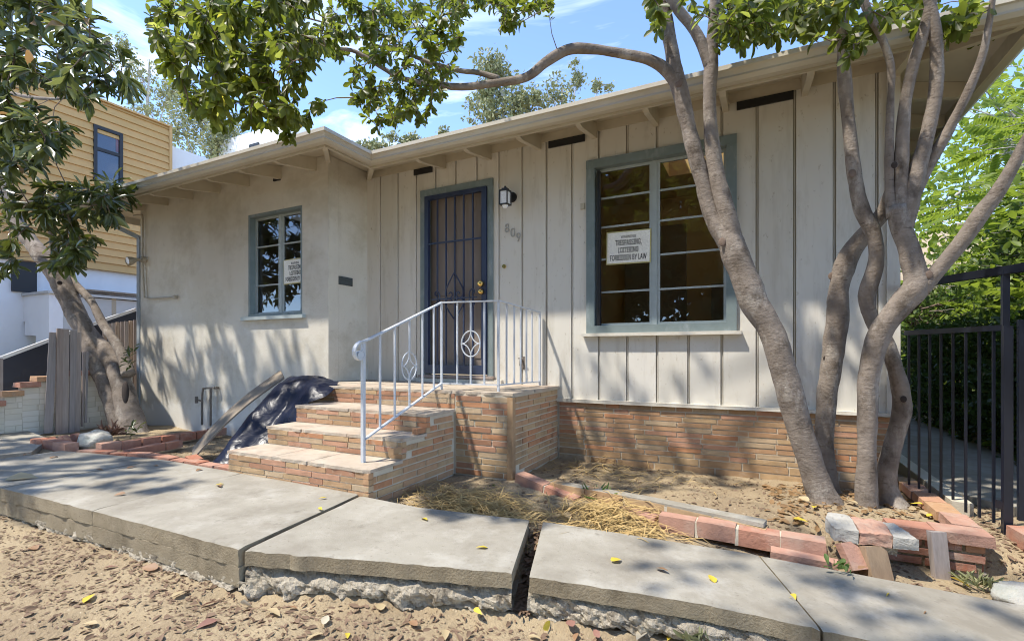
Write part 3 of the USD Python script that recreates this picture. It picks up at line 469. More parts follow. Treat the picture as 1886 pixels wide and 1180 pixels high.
ds = MB().box((dsx - .04, YS - .01, RZ(-1.1)), (dsx + .035, YS + .06, RZ(1.78)))
a = V(dsx, YS + .025, RZ(1.78)); b = V(-8.92, YS - .2, RZ(2.0)); ds.bar(a, b, .07, .06).bar(b, b + V(-.04, -.05, .1), .07, .06); ds.build('downspout', DOWNS, house)
p = [onY(372, 782, YS - .06), onY(373, 722, YS - .06), onY(378, 715, YS - .06), onY(396, 714, YS - .06)]
MB().tube(smooth_path([[*c, .013] for c in p], .03)[:, :3], .014, 8).tube([onY(388, 716, YS - .06), onY(388, 784, YS - .06)], .014, 8).tube([onY(372, 738, YS - .06), onY(362, 736, YS - .1)], .012, 8).tube([onY(362, 730, YS - .1), onY(362, 742, YS - .1)], .02, 8).tube([p[3], p[3] + V(0, .05, 0)], .016, 8).build('stand_pipe', PIPE, house)

# ------------------------------------------------------------------ front steps and landing
steps = thing('front_steps', 'three brick steps and landing with worn stone treads before the blue door', 'steps')
XA = -2.43; XB = -1.84; SL = [(2.606, -3.99, RZ(-.825)), (2.97, -3.98, RZ(-.665)), (3.28, -3.98, RZ(-.506)), (3.70, -4.70, RZ(-.342))]
zb = RZ(-1.3); core = MB()
for i, (y, xl, z) in enumerate(SL[:3]): core.box((xl + .012, y + .012, zb + .002 * i), (XA - .012, SL[i + 1][0] + .02, z - .024))
core.box((-4.688, 3.712, zb), (XB - .012, YS - .001, z_ := RZ(-.342) - .024)).box((XC + .001, YS - .0012, zb + .001), (XB - .012, YW + .01, z_ - .0005))
cm = core.build('core', MORTAR, steps)
rng = np.random.default_rng(9)
for i, (y, xl, z) in enumerate(SL[:3]):
    z0 = RZ(-1.03) if i == 0 else SL[i - 1][2] + .002; cnt = 4 if i == 0 else 3; pt = (z - .024 - z0) / cnt
    brick_face(steps, (xl, y + .012), (XA - .0, y + .012), (0, -1), z0, pt, cnt, .29, BRICKS, rng, gap=.008)
z0 = SL[2][2] + .002; pt = (RZ(-.342) - .024 - z0) / 3
brick_face(steps, (-4.70, 3.712), (XA, 3.712), (0, -1), z0, pt, 3, .29, BRICKS, rng, gap=.008)
brick_face(steps, (XA + .012, 3.712), (XB - .05, 3.712), (0, -1), RZ(-1.085), .0545, 13, .29, BRICKS, rng, gap=.012)
brick_face(steps, (-4.70, 3.712), (-4.05, 3.712), (0, -1), RZ(-1.085), .0545, 10, .29, BRICKS, rng, gap=.012)
MB().box((XB - .052, 3.70, RZ(-1.085)), (XB, 3.76, RZ(-.377)), .003, rng).build('corner_brick', BRICKS[6], steps)
SIDE = [BRICKS[i] for i in (0, 1, 2, 6, 1, 2)]
def lim(s, z):
    y = 2.606 + s
    return z + .04 < (SL[0][2] if y < 2.98 else SL[1][2] if y < 3.29 else SL[2][2]) - .022
brick_face(steps, (XA - .012, 2.606), (XA - .012, 3.70), (1, 0), RZ(-1.10), .0545, 11, .29, SIDE, rng, gap=.012, limit=lim)
brick_face(steps, (XB - .012, 3.765), (XB - .012, YW - .03), (1, 0), RZ(-1.085), .0545, 13, .29, SIDE, rng, gap=.012, limit=lambda s, z: not (s < .22 and z < RZ(-.98)))
MB().box((XA - .05, 2.61, RZ(-1.3)), (XA + .004, 3.70, RZ(-1.105)), .004, rng).box((XA + .0, 3.69, RZ(-1.3)), (XB + .005, 3.75, RZ(-1.09)), .006, rng).build('footing', CONCE, steps)
def tread(x0, x1, y0, y1, z, splits, th=.024):
    """stone flags with a chipped front edge"""
    xs = [x0] + splits + [x1]
    for i in range(len(xs) - 1):
        a, b = xs[i] + (.004 if i else 0), xs[i + 1] - (.004 if i < len(xs) - 2 else 0)
        m = max(3, int((b - a) / .05)); X = np.linspace(a, b, m); fy = y0 + .001 + rng.uniform(-.003, .02, m) * (rng.random(m) < .75)
        poly = Polygon(list(zip(X, fy)) + [(b, y1), (a, y1)])
        mb = MB().poly(poly, 'xy', z - th, th + rng.uniform(-.002, .002)); mb.build('tread_stone', TREAD, steps)
tread(-4.0, XA + .002, 2.606, 2.982, SL[0][2], [-3.45, -3.05])
tread(-3.99, XA + .002, 2.97, 3.292, SL[1][2], [-3.55, -3.0])
tread(-3.99, XA + .002, 3.28, 3.712, SL[2][2], [-3.3])
tread(-4.71, XB + .002, 3.70, 4.149, RZ(-.342), [-4.1, -3.4, -2.7]); tread(XC + .002, XB + .008, 4.151, YW - .002, RZ(-.342), [-3.7, -2.9])
# ------------------------------------------------------------------ hand rail
rail = thing('handrail', 'silver iron handrail with balusters and circle ornaments along the steps', 'handrail')
RX0 = -2.65
def stp(px, py, which):                                                   # point on the sloping panel (x = RX0) or on the front panel
    return onX(px, py, RX0) if which == 's' else onY(px, py, 3.82)
P0 = V(RX0, 2.79, RZ(.085)); P1 = V(RX0, 3.82, RZ(.478)); C1 = V(-2.04, 3.82, RZ(.465)); W1 = V(-2.04, 4.745, RZ(.43))
B0 = V(RX0, 2.80, RZ(-.655)); B1 = V(RX0, 3.82, RZ(-.285)); CB = V(-2.04, 3.82, RZ(-.285)); WB = V(-2.04, 4.745, RZ(-.30))
sl = (P1 - P0); cu = [P1, P0 + sl * .1, P0 + V(0, -.03, .0), P0 + V(0, -.085, -.045), P0 + V(0, -.09, -.10), P0 + V(0, -.045, -.135), P0 + V(0, .0, -.115), P0 + V(0, .0, -.075), P0 + V(0, -.03, -.07)]
q = smooth_path([[*c, .015] for c in cu], .02)
def flat(path, w, h, name, m=STEEL):
    mb = MB(); p = np.asarray(path)[:, :3]
    for a, b in zip(p[:-1], p[1:]): mb.bar(a, b + (b - a) * .08, w, h, up=(1, 0, 0) if abs((b - a)[0]) < abs((b - a)[1]) else (0, 1, 0))
    return mb.build(name, m, rail)
def railstrip(path, w, t, side, name):
    """flat bar swept along a path lying in a plane with normal SIDE"""
    p = np.asarray(path)[:, :3]; tg = np.gradient(p, axis=0); tg /= np.linalg.norm(tg, axis=1, keepdims=True); s = V(*side); nn = np.cross(tg, s)
    v = np.concatenate([p + s * w / 2 + nn * t / 2, p + s * w / 2 - nn * t / 2, p - s * w / 2 - nn * t / 2, p - s * w / 2 + nn * t / 2]); n = len(p)
    f = [[k * n + i, k * n + i + 1, ((k + 1) % 4) * n + i + 1, ((k + 1) % 4) * n + i] for k in range(4) for i in range(n - 1)] + [[0, n, 2 * n, 3 * n], [n - 1, 4 * n - 1, 3 * n - 1, 2 * n - 1]]
    return MB().add(v, f).build(name, STEEL, rail)
railstrip(q[::-1], .034, .012, (1, 0, 0), 'top_rail')
MB().bar(P1 + V(-.012, 0, 0), C1 + V(.012, 0, 0), .034, .012).build('top_rail', STEEL, rail); MB().bar(C1 + V(0, -.01, 0), W1, .03, .012).build('top_rail', STEEL, rail)
MB().bar(B0, B1, .026, .012).build('bottom_rail', STEEL, rail); MB().bar(B1, CB, .026, .012).build('bottom_rail', STEEL, rail); MB().bar(CB, WB, .024, .012).build('bottom_rail', STEEL, rail)
MB().bar((RX0, 2.79, SL[0][2]), P0 + V(0, 0, -.01), .026).build('post', STEEL, rail)
MB().bar((RX0, 3.82, RZ(-.342)), P1, .018).build('post', STEEL, rail); MB().bar((-2.04, 3.82, RZ(-.342)), C1, .018).build('post', STEEL, rail); MB().bar((-2.04, 4.75, RZ(-.342)), W1 + V(0, .005, 0), .02).build('post', STEEL, rail)
MB().tube([P0 + V(-.02, -.045, -.1), P0 + V(.02, -.045, -.1)], .03, 12).build('scroll', STEEL, rail)
def on_line(a, b, t): return a + (b - a) * t
def baluster(bot, top, orn=None, side=None):
    if orn is None: MB().bar(bot, top, .0135).build('baluster', STEEL, rail); return
    c, R = orn; u = np.asarray(side); cz = V(0, 0, 1)
    MB().bar(bot, V(*bot[:2], c[2] - R * 1.12), .0135).build('baluster', STEEL, rail); MB().bar(V(*top[:2], c[2] + R * 1.12), top, .0135).build('baluster', STEEL, rail)
    th = np.linspace(0, 2 * math.pi, 41); ring = [c + u * R * .95 * math.cos(t) + cz * R * 1.12 * math.sin(t) for t in th]
    o = MB().tube(ring, .0065, 6, False)
    for qd in range(4):
        ctr = c + u * R * .95 * (1 if qd in (0, 3) else -1) + cz * R * 1.12 * (1 if qd < 2 else -1); t0 = [math.pi, 1.5 * math.pi, 0, .5 * math.pi][qd]
        o.tube([ctr + u * R * .95 * math.cos(t) + cz * R * 1.12 * math.sin(t) for t in np.linspace(t0, t0 + math.pi / 2, 12)], .0055, 6)
    o.build('ornament', STEEL, rail, True)
for px in (700, 727, 754, 778, 799):
    y = onX(px, 650, RX0)[1]; t = (y - 2.79) / (3.82 - 2.79); b = V(RX0, y, on_line(B0, B1, t)[2]); tp = V(RX0, y, on_line(P0, P1, t)[2])
    baluster(b, tp, (V(RX0, y, (b[2] + tp[2]) / 2 - .03), .105) if px == 754 else None, (0, 1, 0))
for px in (842, 867, 892):
    x = onY(px, 650, 3.82)[0]; t = (x - RX0) / (-2.04 - RX0); b = V(x, 3.82, B1[2]); tp = V(x, 3.82, on_line(P1, C1, t)[2])
    baluster(b, tp, (V(x, 3.82, RZ(.085)), .105) if px == 867 else None, (1, 0, 0))
for px in (933, 947, 959, 969.5, 980):
    y = onX(px, 650, -2.04)[1]; t = (y - 3.82) / (4.745 - 3.82); baluster(V(-2.04, y, on_line(CB, WB, t)[2]), V(-2.04, y, on_line(C1, W1, t)[2]))

# ------------------------------------------------------------------ concrete walk
walk = keys(UsdGeom.Xform.Define(stage, fresh('/World', 'walkway')).GetPrim(), 'cracked concrete walk of tilted slabs in front of the steps', kind='structure')
def slab(front, back, th, name='slab', m=CONC, chip=.012, seed=0, edge=None, sag=0.0):
    """slab from its front edge (list of points, left to right) and back edge; closed mesh, top subdivided a little so that it is not a perfect plane"""
    fr, bk = np.array(front, float), np.array(back, float); r = np.random.default_rng(seed)
    def along(p, t):
        s = np.r_[0, np.cumsum(np.linalg.norm(np.diff(p, axis=0), axis=1))]; s /= s[-1]; return np.stack([np.interp(t, s, p[:, k]) for k in range(3)], 1)
    L = np.linalg.norm(fr[-1] - fr[0]); nu = max(6, int(L / .03)); nv = 26; t = np.linspace(0, 1, nu)
    A, B = along(fr, t), along(bk, t); w = np.linspace(0, 1, nv); G = A[:, None] * (1 - w)[None, :, None] + B[:, None] * w[None, :, None]
    G[..., 2] += (meshkit.fbm(G * 1.7, 3, seed) - .5) * .012
    G[:, 0, 2] -= .006; G[0, :, 2] -= .004; G[-1, :, 2] -= .004
    e = (meshkit.fbm(A * 14, 3, seed + 7) - .5) * chip * 2; G[:, 0, 1] += e
    lo = G.copy(); lo[..., 2] -= th
    ii = np.arange(nu * nv).reshape(nu, nv); top = np.stack([ii[:-1, :-1], ii[1:, :-1], ii[1:, 1:], ii[:-1, 1:]], -1).reshape(-1, 4)
    s = MB().add(G.reshape(-1, 3), top); o = s.build(name, m, walk, 25)
    rim = np.concatenate([G[:, 0], G[-1, 1:], G[::-1, -1][1:], G[0, ::-1][1:-1]]); n = len(rim); nz = 5
    V_ = []
    for k in range(nz):
        q = rim.copy(); q[:, 2] -= th * k / (nz - 1); q += (meshkit.noise(q * 30, seed)[:, None] - .5) * (.006 if k else 0) * V(1, 1, 0); V_.append(q)
    f = [[k * n + i, (k + 1) * n + i, (k + 1) * n + (i + 1) % n, k * n + (i + 1) % n] for k in range(nz - 1) for i in range(n)]
    MB().add(np.vstack(V_), f).build('slab_edge', edge or CONCE, o, 30)
    return o
z1 = RZ(-1.0)
slab([(-6.4, 1.50, z1), (-5.03, 1.545, z1)], [(-6.4, 2.4, z1), (-5.03, 2.62, z1)], .09, seed=1)
slab([(-5.02, 1.545, z1), (-3.79, 1.58, z1)], [(-5.02, 2.62, z1), (-3.84, 2.62, z1)], .09, seed=2)
slab([(-3.78, 1.58, z1), (-2.375, 1.61, z1 - .004)], [(-3.83, 2.62, z1), (-2.53, 2.62, z1 - .004)], .09, seed=3)
for i, (a, b, ya, yb) in enumerate(((-6.4, -5.025, 1.505, 1.55), (-5.02, -3.785, 1.55, 1.585), (-3.78, -2.37, 1.583, 1.612))):
    slab([(a, ya, z1 - .0945), (b, yb, z1 - .0945)], [(a, 2.3, z1 - .0945), (b, 2.3, z1 - .0945)], .1, name='lower_slab', m=CONCE, seed=20 + i)
zA = RZ(-1.012)
slab([(-2.35, 1.625, zA), (-1.7, 1.86, RZ(-1.03)), (-1.045, 2.095, RZ(-1.05))], [(-2.5, 2.60, zA), (-2.0, 2.62, RZ(-1.03)), (-1.27, 2.79, RZ(-1.05))], .075, seed=4, chip=.02)
slab([(-.97, 2.135, RZ(-1.068)), (-.3, 2.30, RZ(-1.11)), (.25, 2.43, RZ(-1.168))], [(-1.2, 2.85, RZ(-1.068)), (-.6, 2.98, RZ(-1.11)), (.02, 3.10, RZ(-1.15))], .075, seed=5, chip=.02)
slab([(.262, 2.432, RZ(-1.17)), (1.0, 2.53, RZ(-1.21)), (2.4, 2.7, RZ(-1.29))], [(.032, 3.105, RZ(-1.152)), (.6, 3.13, RZ(-1.175)), (2.4, 3.25, RZ(-1.27))], .085, seed=6)
def rubble(pts, zt, zb_, name, seed, out=.05):
    """broken underside: lumpy band below a slab edge"""
    p = np.array(pts, float); r = np.random.default_rng(seed); s = np.r_[0, np.cumsum(np.linalg.norm(np.diff(p, axis=0), axis=1))]; nu = int(s[-1] / .012); t = np.linspace(0, s[-1], nu)
    q = np.stack([np.interp(t, s, p[:, k]) for k in range(2)], 1); d = np.gradient(q, axis=0); d /= np.linalg.norm(d, axis=1, keepdims=True); nn = np.stack([d[:, 1], -d[:, 0]], 1)
    zt = np.interp(t, s, zt); zz = np.interp(t, s, zb_); nv = 14; rows = []
    for k in range(nv):
        w = k / (nv - 1); z = zt * (1 - w) + zz * w; c = np.stack([q[:, 0], q[:, 1], z], 1)
        lump = (meshkit.fbm(c * 15, 4, seed) - .5) * .16 + (meshkit.fbm(c * 55, 2, seed + 1) - .5) * .05
        off = -.018 + .06 * math.sin(w * 2.4) * (seed != 12) + lump * (0.25 + w * .75) * (1 if seed != 12 else .5); c[:, :2] += nn * off[:, None] * 1.0; c[:, 2] += (meshkit.fbm(c * 11, 3, seed + 3) - .5) * .05 * w; rows.append(c)
    back = rows[-1].copy(); back[:, :2] -= nn * .35; rows.append(back); n = len(rows)
    G = np.stack(rows); ii = np.arange(n * nu).reshape(n, nu); f = np.stack([ii[:-1, :-1], ii[1:, :-1], ii[1:, 1:], ii[:-1, 1:]], -1).reshape(-1, 4)
    return MB().add(G.reshape(-1, 3), f).build(name, CONCR, walk)
rubble([(-2.36, 1.66), (-2.2, 1.72), (-1.7, 1.90), (-1.06, 2.13)], [RZ(-1.08), RZ(-1.09), RZ(-1.10), RZ(-1.115)], [RZ(-1.24), RZ(-1.27), RZ(-1.265), RZ(-1.26)], 'broken_footing', 3)
rubble([(-.99, 2.17), (-.3, 2.335), (.25, 2.465), (1.2, 2.6)], [RZ(-1.135), RZ(-1.175), RZ(-1.235), RZ(-1.29)], [RZ(-1.28), RZ(-1.30), RZ(-1.36), RZ(-1.43)], 'broken_footing', 8)
rubble([(-6.4, 1.5), (-5, 1.545), (-3.0, 1.58), (-2.32, 1.6)], [RZ(-1.17)] * 4, [RZ(-1.225)] * 4, 'broken_footing', 12)
# ------------------------------------------------------------------ brick edgings and loose bricks
rng = np.random.default_rng(21)
def brick_row(name, label, cat, pts, L, w, h, mats, joint=.012, jit=.006, group=None, mortar=None, inset=.003):
    """row of bricks whose outer top edge follows pts (x, y, ztop); the row's body lies to the left of the direction"""
    t = thing(name, label, cat, group); p = np.array(pts, float); s = np.r_[0, np.cumsum(np.linalg.norm(np.diff(p, axis=0), axis=1))]; k = max(1, int(round(s[-1] / L))); e = np.linspace(0, s[-1], k + 1)
    at = lambda x: np.array([np.interp(x, s, p[:, i]) for i in range(3)])
    for i in range(k):
        a, b = at(e[i] + joint / 2), at(e[i + 1] - joint / 2); u = b - a; ln = np.linalg.norm(u); u /= ln; nn = V(-u[1], u[0], 0); nn /= np.linalg.norm(nn); c = (a + b) / 2 + nn * w / 2 - V(0, 0, h / 2) + rng.uniform(-jit, jit, 3)
        MB().obox(c, u * ln / 2, nn * w / 2, V(0, 0, h / 2), .0035, rng).build('brick', mats[rng.integers(len(mats))], t)
        if mortar and i < k - 1:
            m = at(e[i + 1]); MB().obox(m + nn * w / 2 - V(0, 0, h / 2 + inset), u * (joint / 2 + .004), nn * (w / 2 - inset), V(0, 0, h / 2 - .001), .002, rng).build('mortar', mortar, t)
    return t
brick_row('brick_edging', 'red brick row edging the left bed beside the concrete walk', 'edging', [(-6.15, 2.43, RZ(-.985)), (-5.3, 2.63, RZ(-.985)), (-4.02, 2.635, RZ(-.985))], .21, .1, .08, REDBRICK, jit=.008)
brick_row('brick_edging', 'red brick row running from the walk to the stucco wall beside the leaning tree', 'edging', [(-6.2, 2.66, RZ(-.97)), (-6.25, 4.08, RZ(-.985))], .21, .11, .09, REDBRICK, jit=.006)
brick_row('brick_edging', 'short inner brick row lying in the soil of the left bed', 'edging', [(-5.75, 2.72, RZ(-1.0)), (-5.85, 3.3, RZ(-.99))], .21, .1, .08, REDBRICK, jit=.012)
brick_row('brick_edging', 'broken red brick edging left of the pale rock', 'edging', [(-7.55, 2.55, RZ(-.985)), (-6.65, 2.55, RZ(-.97))], .3, .12, .1, REDBRICK, jit=.012)
pe = brick_row('planter_edging', 'grey mortared curb of bricks behind the pink brick row in the right bed', 'edging', [(-1.47, 3.62, RZ(-1.035)), (-.7, 3.5, RZ(-1.05)), (.06, 3.32, RZ(-1.065))], .3, .1, .1, [BRICKS[6], BRICKS[2]], mortar=MORTAR)
MB().poly(Polygon([(-1.47, 3.625), (-.7, 3.505), (.05, 3.33), (.07, 3.42), (-.68, 3.6), (-1.46, 3.715)]), 'xy', RZ(-1.062), .025).build('mortar_cap', CONC, pe)
brick_row('planter_edging', 'pink brick row beside the walk in front of the tree', 'edging', [(-.56, 3.27, RZ(-1.06)), (.37, 3.24, RZ(-1.075))], .23, .11, .1, [REDBRICK[2], REDBRICK[0]], mortar=MORTAR)
def chunk(name, label, cat, a, b, w, h, mats, n=1, nn=None, extra=None, top=None, group=None, jit=.004, roll=0.0):
    """bricks mortared end to end from a to b (top centre line)"""
    t = thing(name, label, cat, group); a, b = V(*a), V(*b); u = b - a; L = np.linalg.norm(u); u /= L; s = np.cross(u, (0, 0, 1)); s /= np.linalg.norm(s); up = np.cross(s, u)
    s, up = s * math.cos(roll) + up * math.sin(roll), up * math.cos(roll) - s * math.sin(roll)
    for i in range(n):
        c = a + u * L * (i + .5) / n - up * h / 2
        MB().obox(c, u * (L / n / 2 - .007), s * w / 2, up * h / 2, jit, rng).build('brick', mats[i % len(mats)], t)
        if i: MB().obox(a + u * L * i / n - up * h / 2, u * .008, s * (w / 2 - .004), up * (h / 2 - .004), .002, rng).build('mortar', MORTAR, t)
    return t
t = chunk('broken_brick', 'two pink bricks mortared end to end fallen from the landing corner', 'brick', (-1.77, 3.68, RZ(-1.0)), (-1.19, 3.54, RZ(-1.10)), .11, .085, [REDBRICK[2], REDBRICK[0]], 2)
chunk('broken_brick', 'brick lying among straw near the gap between the slabs', 'brick', (-.86, 3.42, RZ(-1.085)), (-.58, 3.36, RZ(-1.10)), .1, .07, [REDBRICK[2]])
chunk('broken_brick', 'half brick half buried in straw behind the joined fallen bricks', 'brick', (-1.35, 3.72, RZ(-1.085)), (-1.1, 3.68, RZ(-1.09)), .1, .06, [REDBRICK[0]])
chunk('broken_brick', 'orange brick standing out of the soil before the leaning board', 'brick', (-4.95, 2.86, RZ(-1.0)), (-4.78, 2.83, RZ(-1.02)), .1, .08, [REDBRICK[1]])
chunk('broken_brick', 'long flat brick on the ground at the walk edge left of the propped chunk', 'brick', (.08, 3.20, RZ(-1.135)), (.42, 3.20, RZ(-1.15)), .09, .045, [REDBRICK[2]])
chunk('broken_brick', 'grey half brick below the end of the pink brick row', 'brick', (.28, 3.3, RZ(-1.115)), (.38, 3.3, RZ(-1.115)), .08, .06, [BRICKS[6]])
chunk('broken_brick', 'brick tilted against the wooden prop under the chunk', 'brick', (.475, 3.32, RZ(-1.06)), (.53, 3.25, RZ(-1.2)), .1, .05, [REDBRICK[2]])
# corner planter wall at the right
pw = thing('planter_wall', 'low brick planter corner wall with brick caps beside the black fence', 'planter wall')
MB().box((.70, 3.605, RZ(-1.3)), (1.14, 3.72, RZ(-1.075))).box((1.075, 3.7205, RZ(-1.3)), (1.165, 4.95, RZ(-1.075))).build('core', CONCE, pw)
brick_face(pw, (.66, 3.605), (1.15, 3.605), (0, -1), RZ(-1.235), .054, 3, .24, [REDBRICK[1], REDBRICK[0], BRICKS[0]], rng, gap=.016, proud=.012)
brick_face(pw, (1.14, 3.61), (1.14, 3.8), (1, 0), RZ(-1.235), .054, 3, .2, [REDBRICK[1], REDBRICK[0]], rng, gap=.016, proud=.012)
for i in range(5):
    y0 = 3.76 + .25 * i; MB().obox((1.12 - .008 * i, y0 + .12, RZ(-1.045)), (.066, 0, 0), (.0, .121, 0), (0, 0, .03), .004, rng).build('cap_brick', [REDBRICK[2], BRICKS[1], BRICKS[5]][i % 3], pw)
MB().obox((1.06, 3.66, RZ(-1.045)), (.13, 0, 0), (0, .085, 0), (0, 0, .03), .004, rng).build('cap_brick', REDBRICK[2], pw)
MB().obox((.82, 3.66, RZ(-1.047)), (.105, 0, 0), (0, .08, 0), (0, 0, .028), .006, rng).build('cap_brick', REDBRICK[0], pw)
MB().box((1.02, 3.60, RZ(-1.32)), (1.16, 3.7, RZ(-1.235)), .008, rng).build('base_stone', CONCR, pw)
def rock(name, label, cat, c, r, m, seed, sub=3, amp=.35, freq=3.0, flat_=None):
    s = trimesh.creation.icosphere(sub, 1.0); v = s.vertices; v = v * (1 + amp * (meshkit.fbm(v * freq * .5 + seed * 7.1, 4, seed) - .5)[:, None] * 2) * np.asarray(r) + np.asarray(c)
    return obj(name, (v, s.faces), m, smooth=50, label=label, category=None) if False else obj(name, (v, s.faces), m, None, 50, label=label, cat=cat)
ch = thing('masonry_chunk', 'broken concrete and brick chunk propped level before the multi-stem tree', 'rubble')
cc = V(.60, 3.46, RZ(-1.03)); ux = V(.985, .10, -.02) * .74; uy = V(-.1, .985, .08) * .8
def cpoly(parent, pts, th, c, name, m, seed):
    pl = Polygon(pts); mm = trimesh.creation.extrude_polygon(pl, th, engine='earcut'); mm = mm.subdivide_to_size(.03); v = mm.vertices.copy(); v += (meshkit.fbm(v * 22, 3, seed)[:, None] - .5) * .022
    v = c + v[:, :1] * ux + v[:, 1:2] * uy + v[:, 2:] * V(.02, -.05, .998); MB().add(v, mm.faces).build(name, m, parent)
cpoly(ch, [(-.27, -.14), (-.12, -.16), (-.10, .13), (-.25, .15), (-.3, .02)], .075, cc - V(0, 0, .04), 'concrete_lump', CONCL, 5)
cpoly(ch, [(-.115, -.16), (.1, -.15), (.12, .12), (-.095, .13)], .07, cc - V(0, 0, .038), 'brick', REDBRICK[2], 6)
cpoly(ch, [(.105, -.15), (.26, -.15), (.2, .09), (.125, .12)], .068, cc - V(0, 0, .04), 'concrete_lump', CONCL, 7)
cpoly(ch, [(-.05, -.12), (.14, -.12), (.08, .05), (-.02, .05)], .05, cc - V(0, .0, .09), 'mortar_lump', CONCR, 8)
pr = chunk('wood_block', 'stubby weathered wood block propping up the masonry chunk', 'wood block', (.605, 3.33, RZ(-1.07)), (.635, 3.285, RZ(-1.25)), .12, .1, [POSTWOOD])
st = chunk('wood_stake', 'grey wooden stake standing before the brick planter corner', 'stake', (.93, 3.53, RZ(-1.0)), (.95, 3.485, RZ(-1.34)), .085, .035, [WOODS[0]])
rock('rock', 'grey rounded stone at the foot of the right planter corner', 'stone', (1.28, 3.36, RZ(-1.235)), (.17, .12, .07), STONE, 3)
rock('rock', 'pale rock beside the leaning tree and the red brick rows', 'rock', onZ(165, 812, RZ(-1.0)) + V(0, .05, .0), (.19, .15, .12), STONE, 5)
brick_row('brick_edging', 'brown brick curb at the foot of the black gate post', 'edging', [(1.50, 3.35, RZ(-1.03)), (1.44, 3.95, RZ(-1.03))], .3, .09, .12, [BRICKS[6], REDBRICK[0]])

# ------------------------------------------------------------------ black iron fence and side path
fence = thing('iron_fence', 'black iron fence with pickets beside the house corner', 'fence')
FA, FB = V(1.06, 4.72), V(1.375, 3.985); FD = (FB - FA); nP = 8
def fpt(t, z): return V(*(FA + FD * t), z)
MB().bar(fpt(-.02, RZ(.155)), fpt(1, RZ(.155)), .03, .035).build('rail', IRON, fence)
MB().bar(fpt(-.02, RZ(.52)), fpt(1.25, RZ(.50)), .04, .05).build('top_rail', IRON, fence)
MB().bar(fpt(.93, RZ(-.93)), fpt(1.0, RZ(-.93)), .04, .05).build('foot', IRON, fence)
for i in range(nP): MB().bar(fpt((i + .12) / nP, RZ(-1.06)), fpt((i + .12) / nP, RZ(.155)), .014).build('picket', IRON, fence)
MB().bar(fpt(1.0, RZ(-1.1)), fpt(1.0, RZ(.165)), .042).bar(fpt(.985, RZ(.165)), fpt(.985, RZ(.51)), .032).build('post', IRON, fence)
gate = thing('iron_gate', 'black iron gate right of the fence post at the picture edge', 'gate')
g0 = fpt(1.0, 0)[:2] + V(.045, -.02); gd = V(.93, -.36); gd /= np.linalg.norm(gd)
gp = lambda s, z: V(*(g0 + gd * s), z)
for s in (.01, 1.0): MB().bar(gp(s, RZ(-1.0)), gp(s, RZ(.2)), .03).build('stile', IRON, gate)
MB().bar(gp(.03, RZ(.175)), gp(.98, RZ(.175)), .035).build('rail', IRON, gate); MB().bar(gp(.03, RZ(-.95)), gp(.98, RZ(-.95)), .035).build('rail', IRON, gate)
for s in np.linspace(.14, .88, 7): MB().bar(gp(s, RZ(-.95)), gp(s, RZ(.175)), .016).build('picket', IRON, gate)
MB().poly(Polygon([(1.32, 4.75), (1.95, 4.0), (2.3, 4.3), (2.25, 12), (1.32, 12)]), 'xy', RZ(-1.2), .16).build('side_path', CONC, None, kind='structure', label='concrete path along the right side of the house')
MB().box((1.205, 4.3, RZ(-1.25)), (1.315, 9.5, RZ(-1.01)), .005, rng).build('path_curb', MORTAR, None, kind='structure', label='low curb beside the side path')

# ------------------------------------------------------------------ leaning board and tarp by the steps
lb = thing('plywood_board', 'long warped board leaning from the soil onto the landing', 'board')
a = V(-5.12, 2.98, RZ(-1.03)); b = V(-4.86, 3.80, RZ(-.27)); u = (b - a); nseg = 14; rows = []
wv = V(-.28, .175, .075)
nz_ = np.cross(u, wv); nz_ /= np.linalg.norm(nz_)
for k in range(nseg + 1):
    t = k / nseg; c = a + u * t * 1.03 + nz_ * .05 * math.sin(t * math.pi)
    rows.append([c - wv * .5 + nz_ * .012, c + wv * .5 + nz_ * .012, c + wv * .5 - nz_ * .004, c - wv * .5 - nz_ * .004])
Rw = np.array(rows).reshape(-1, 3); f = [[k * 4 + j, k * 4 + (j + 1) % 4, k * 4 + 4 + (j + 1) % 4, k * 4 + 4 + j] for k in range(nseg) for j in range(4)] + [[0, 1, 2, 3], [nseg * 4 + 3, nseg * 4 + 2, nseg * 4 + 1, nseg * 4]]
MB().add(Rw, f).build('sheet', BOARDM, lb, 30)
def sheet(ctrl, nu, nv, amp, seed, freq=5):
    """surface through a coarse grid of control points, crumpled"""
    from scipy.interpolate import RectBivariateSpline
    C = np.array(ctrl, float); r, c = C.shape[:2]; U, W = np.linspace(0, 1, nu), np.linspace(0, 1, nv); out = np.stack([RectBivariateSpline(np.linspace(0, 1, r), np.linspace(0, 1, c), C[..., k], kx=min(3, r - 1), ky=min(3, c - 1))(U, W) for k in range(3)], -1)
    ridged = lambda p, s: 1 - np.abs(2 * meshkit.fbm(p, 3, s) - 1)
    for k in range(3): out[..., k] += amp * .8 * (ridged(out * freq * V(1, 1, .55) + 11 * k, seed + k) - .75)
    out += (meshkit.fbm(out * 18, 3, seed + 9)[..., None] - .5) * amp * .25
    ii = np.arange(nu * nv).reshape(nu, nv); return out.reshape(-1, 3), np.stack([ii[:-1, :-1], ii[1:, :-1], ii[1:, 1:], ii[:-1, 1:]], -1).reshape(-1, 4)
zr = RZ
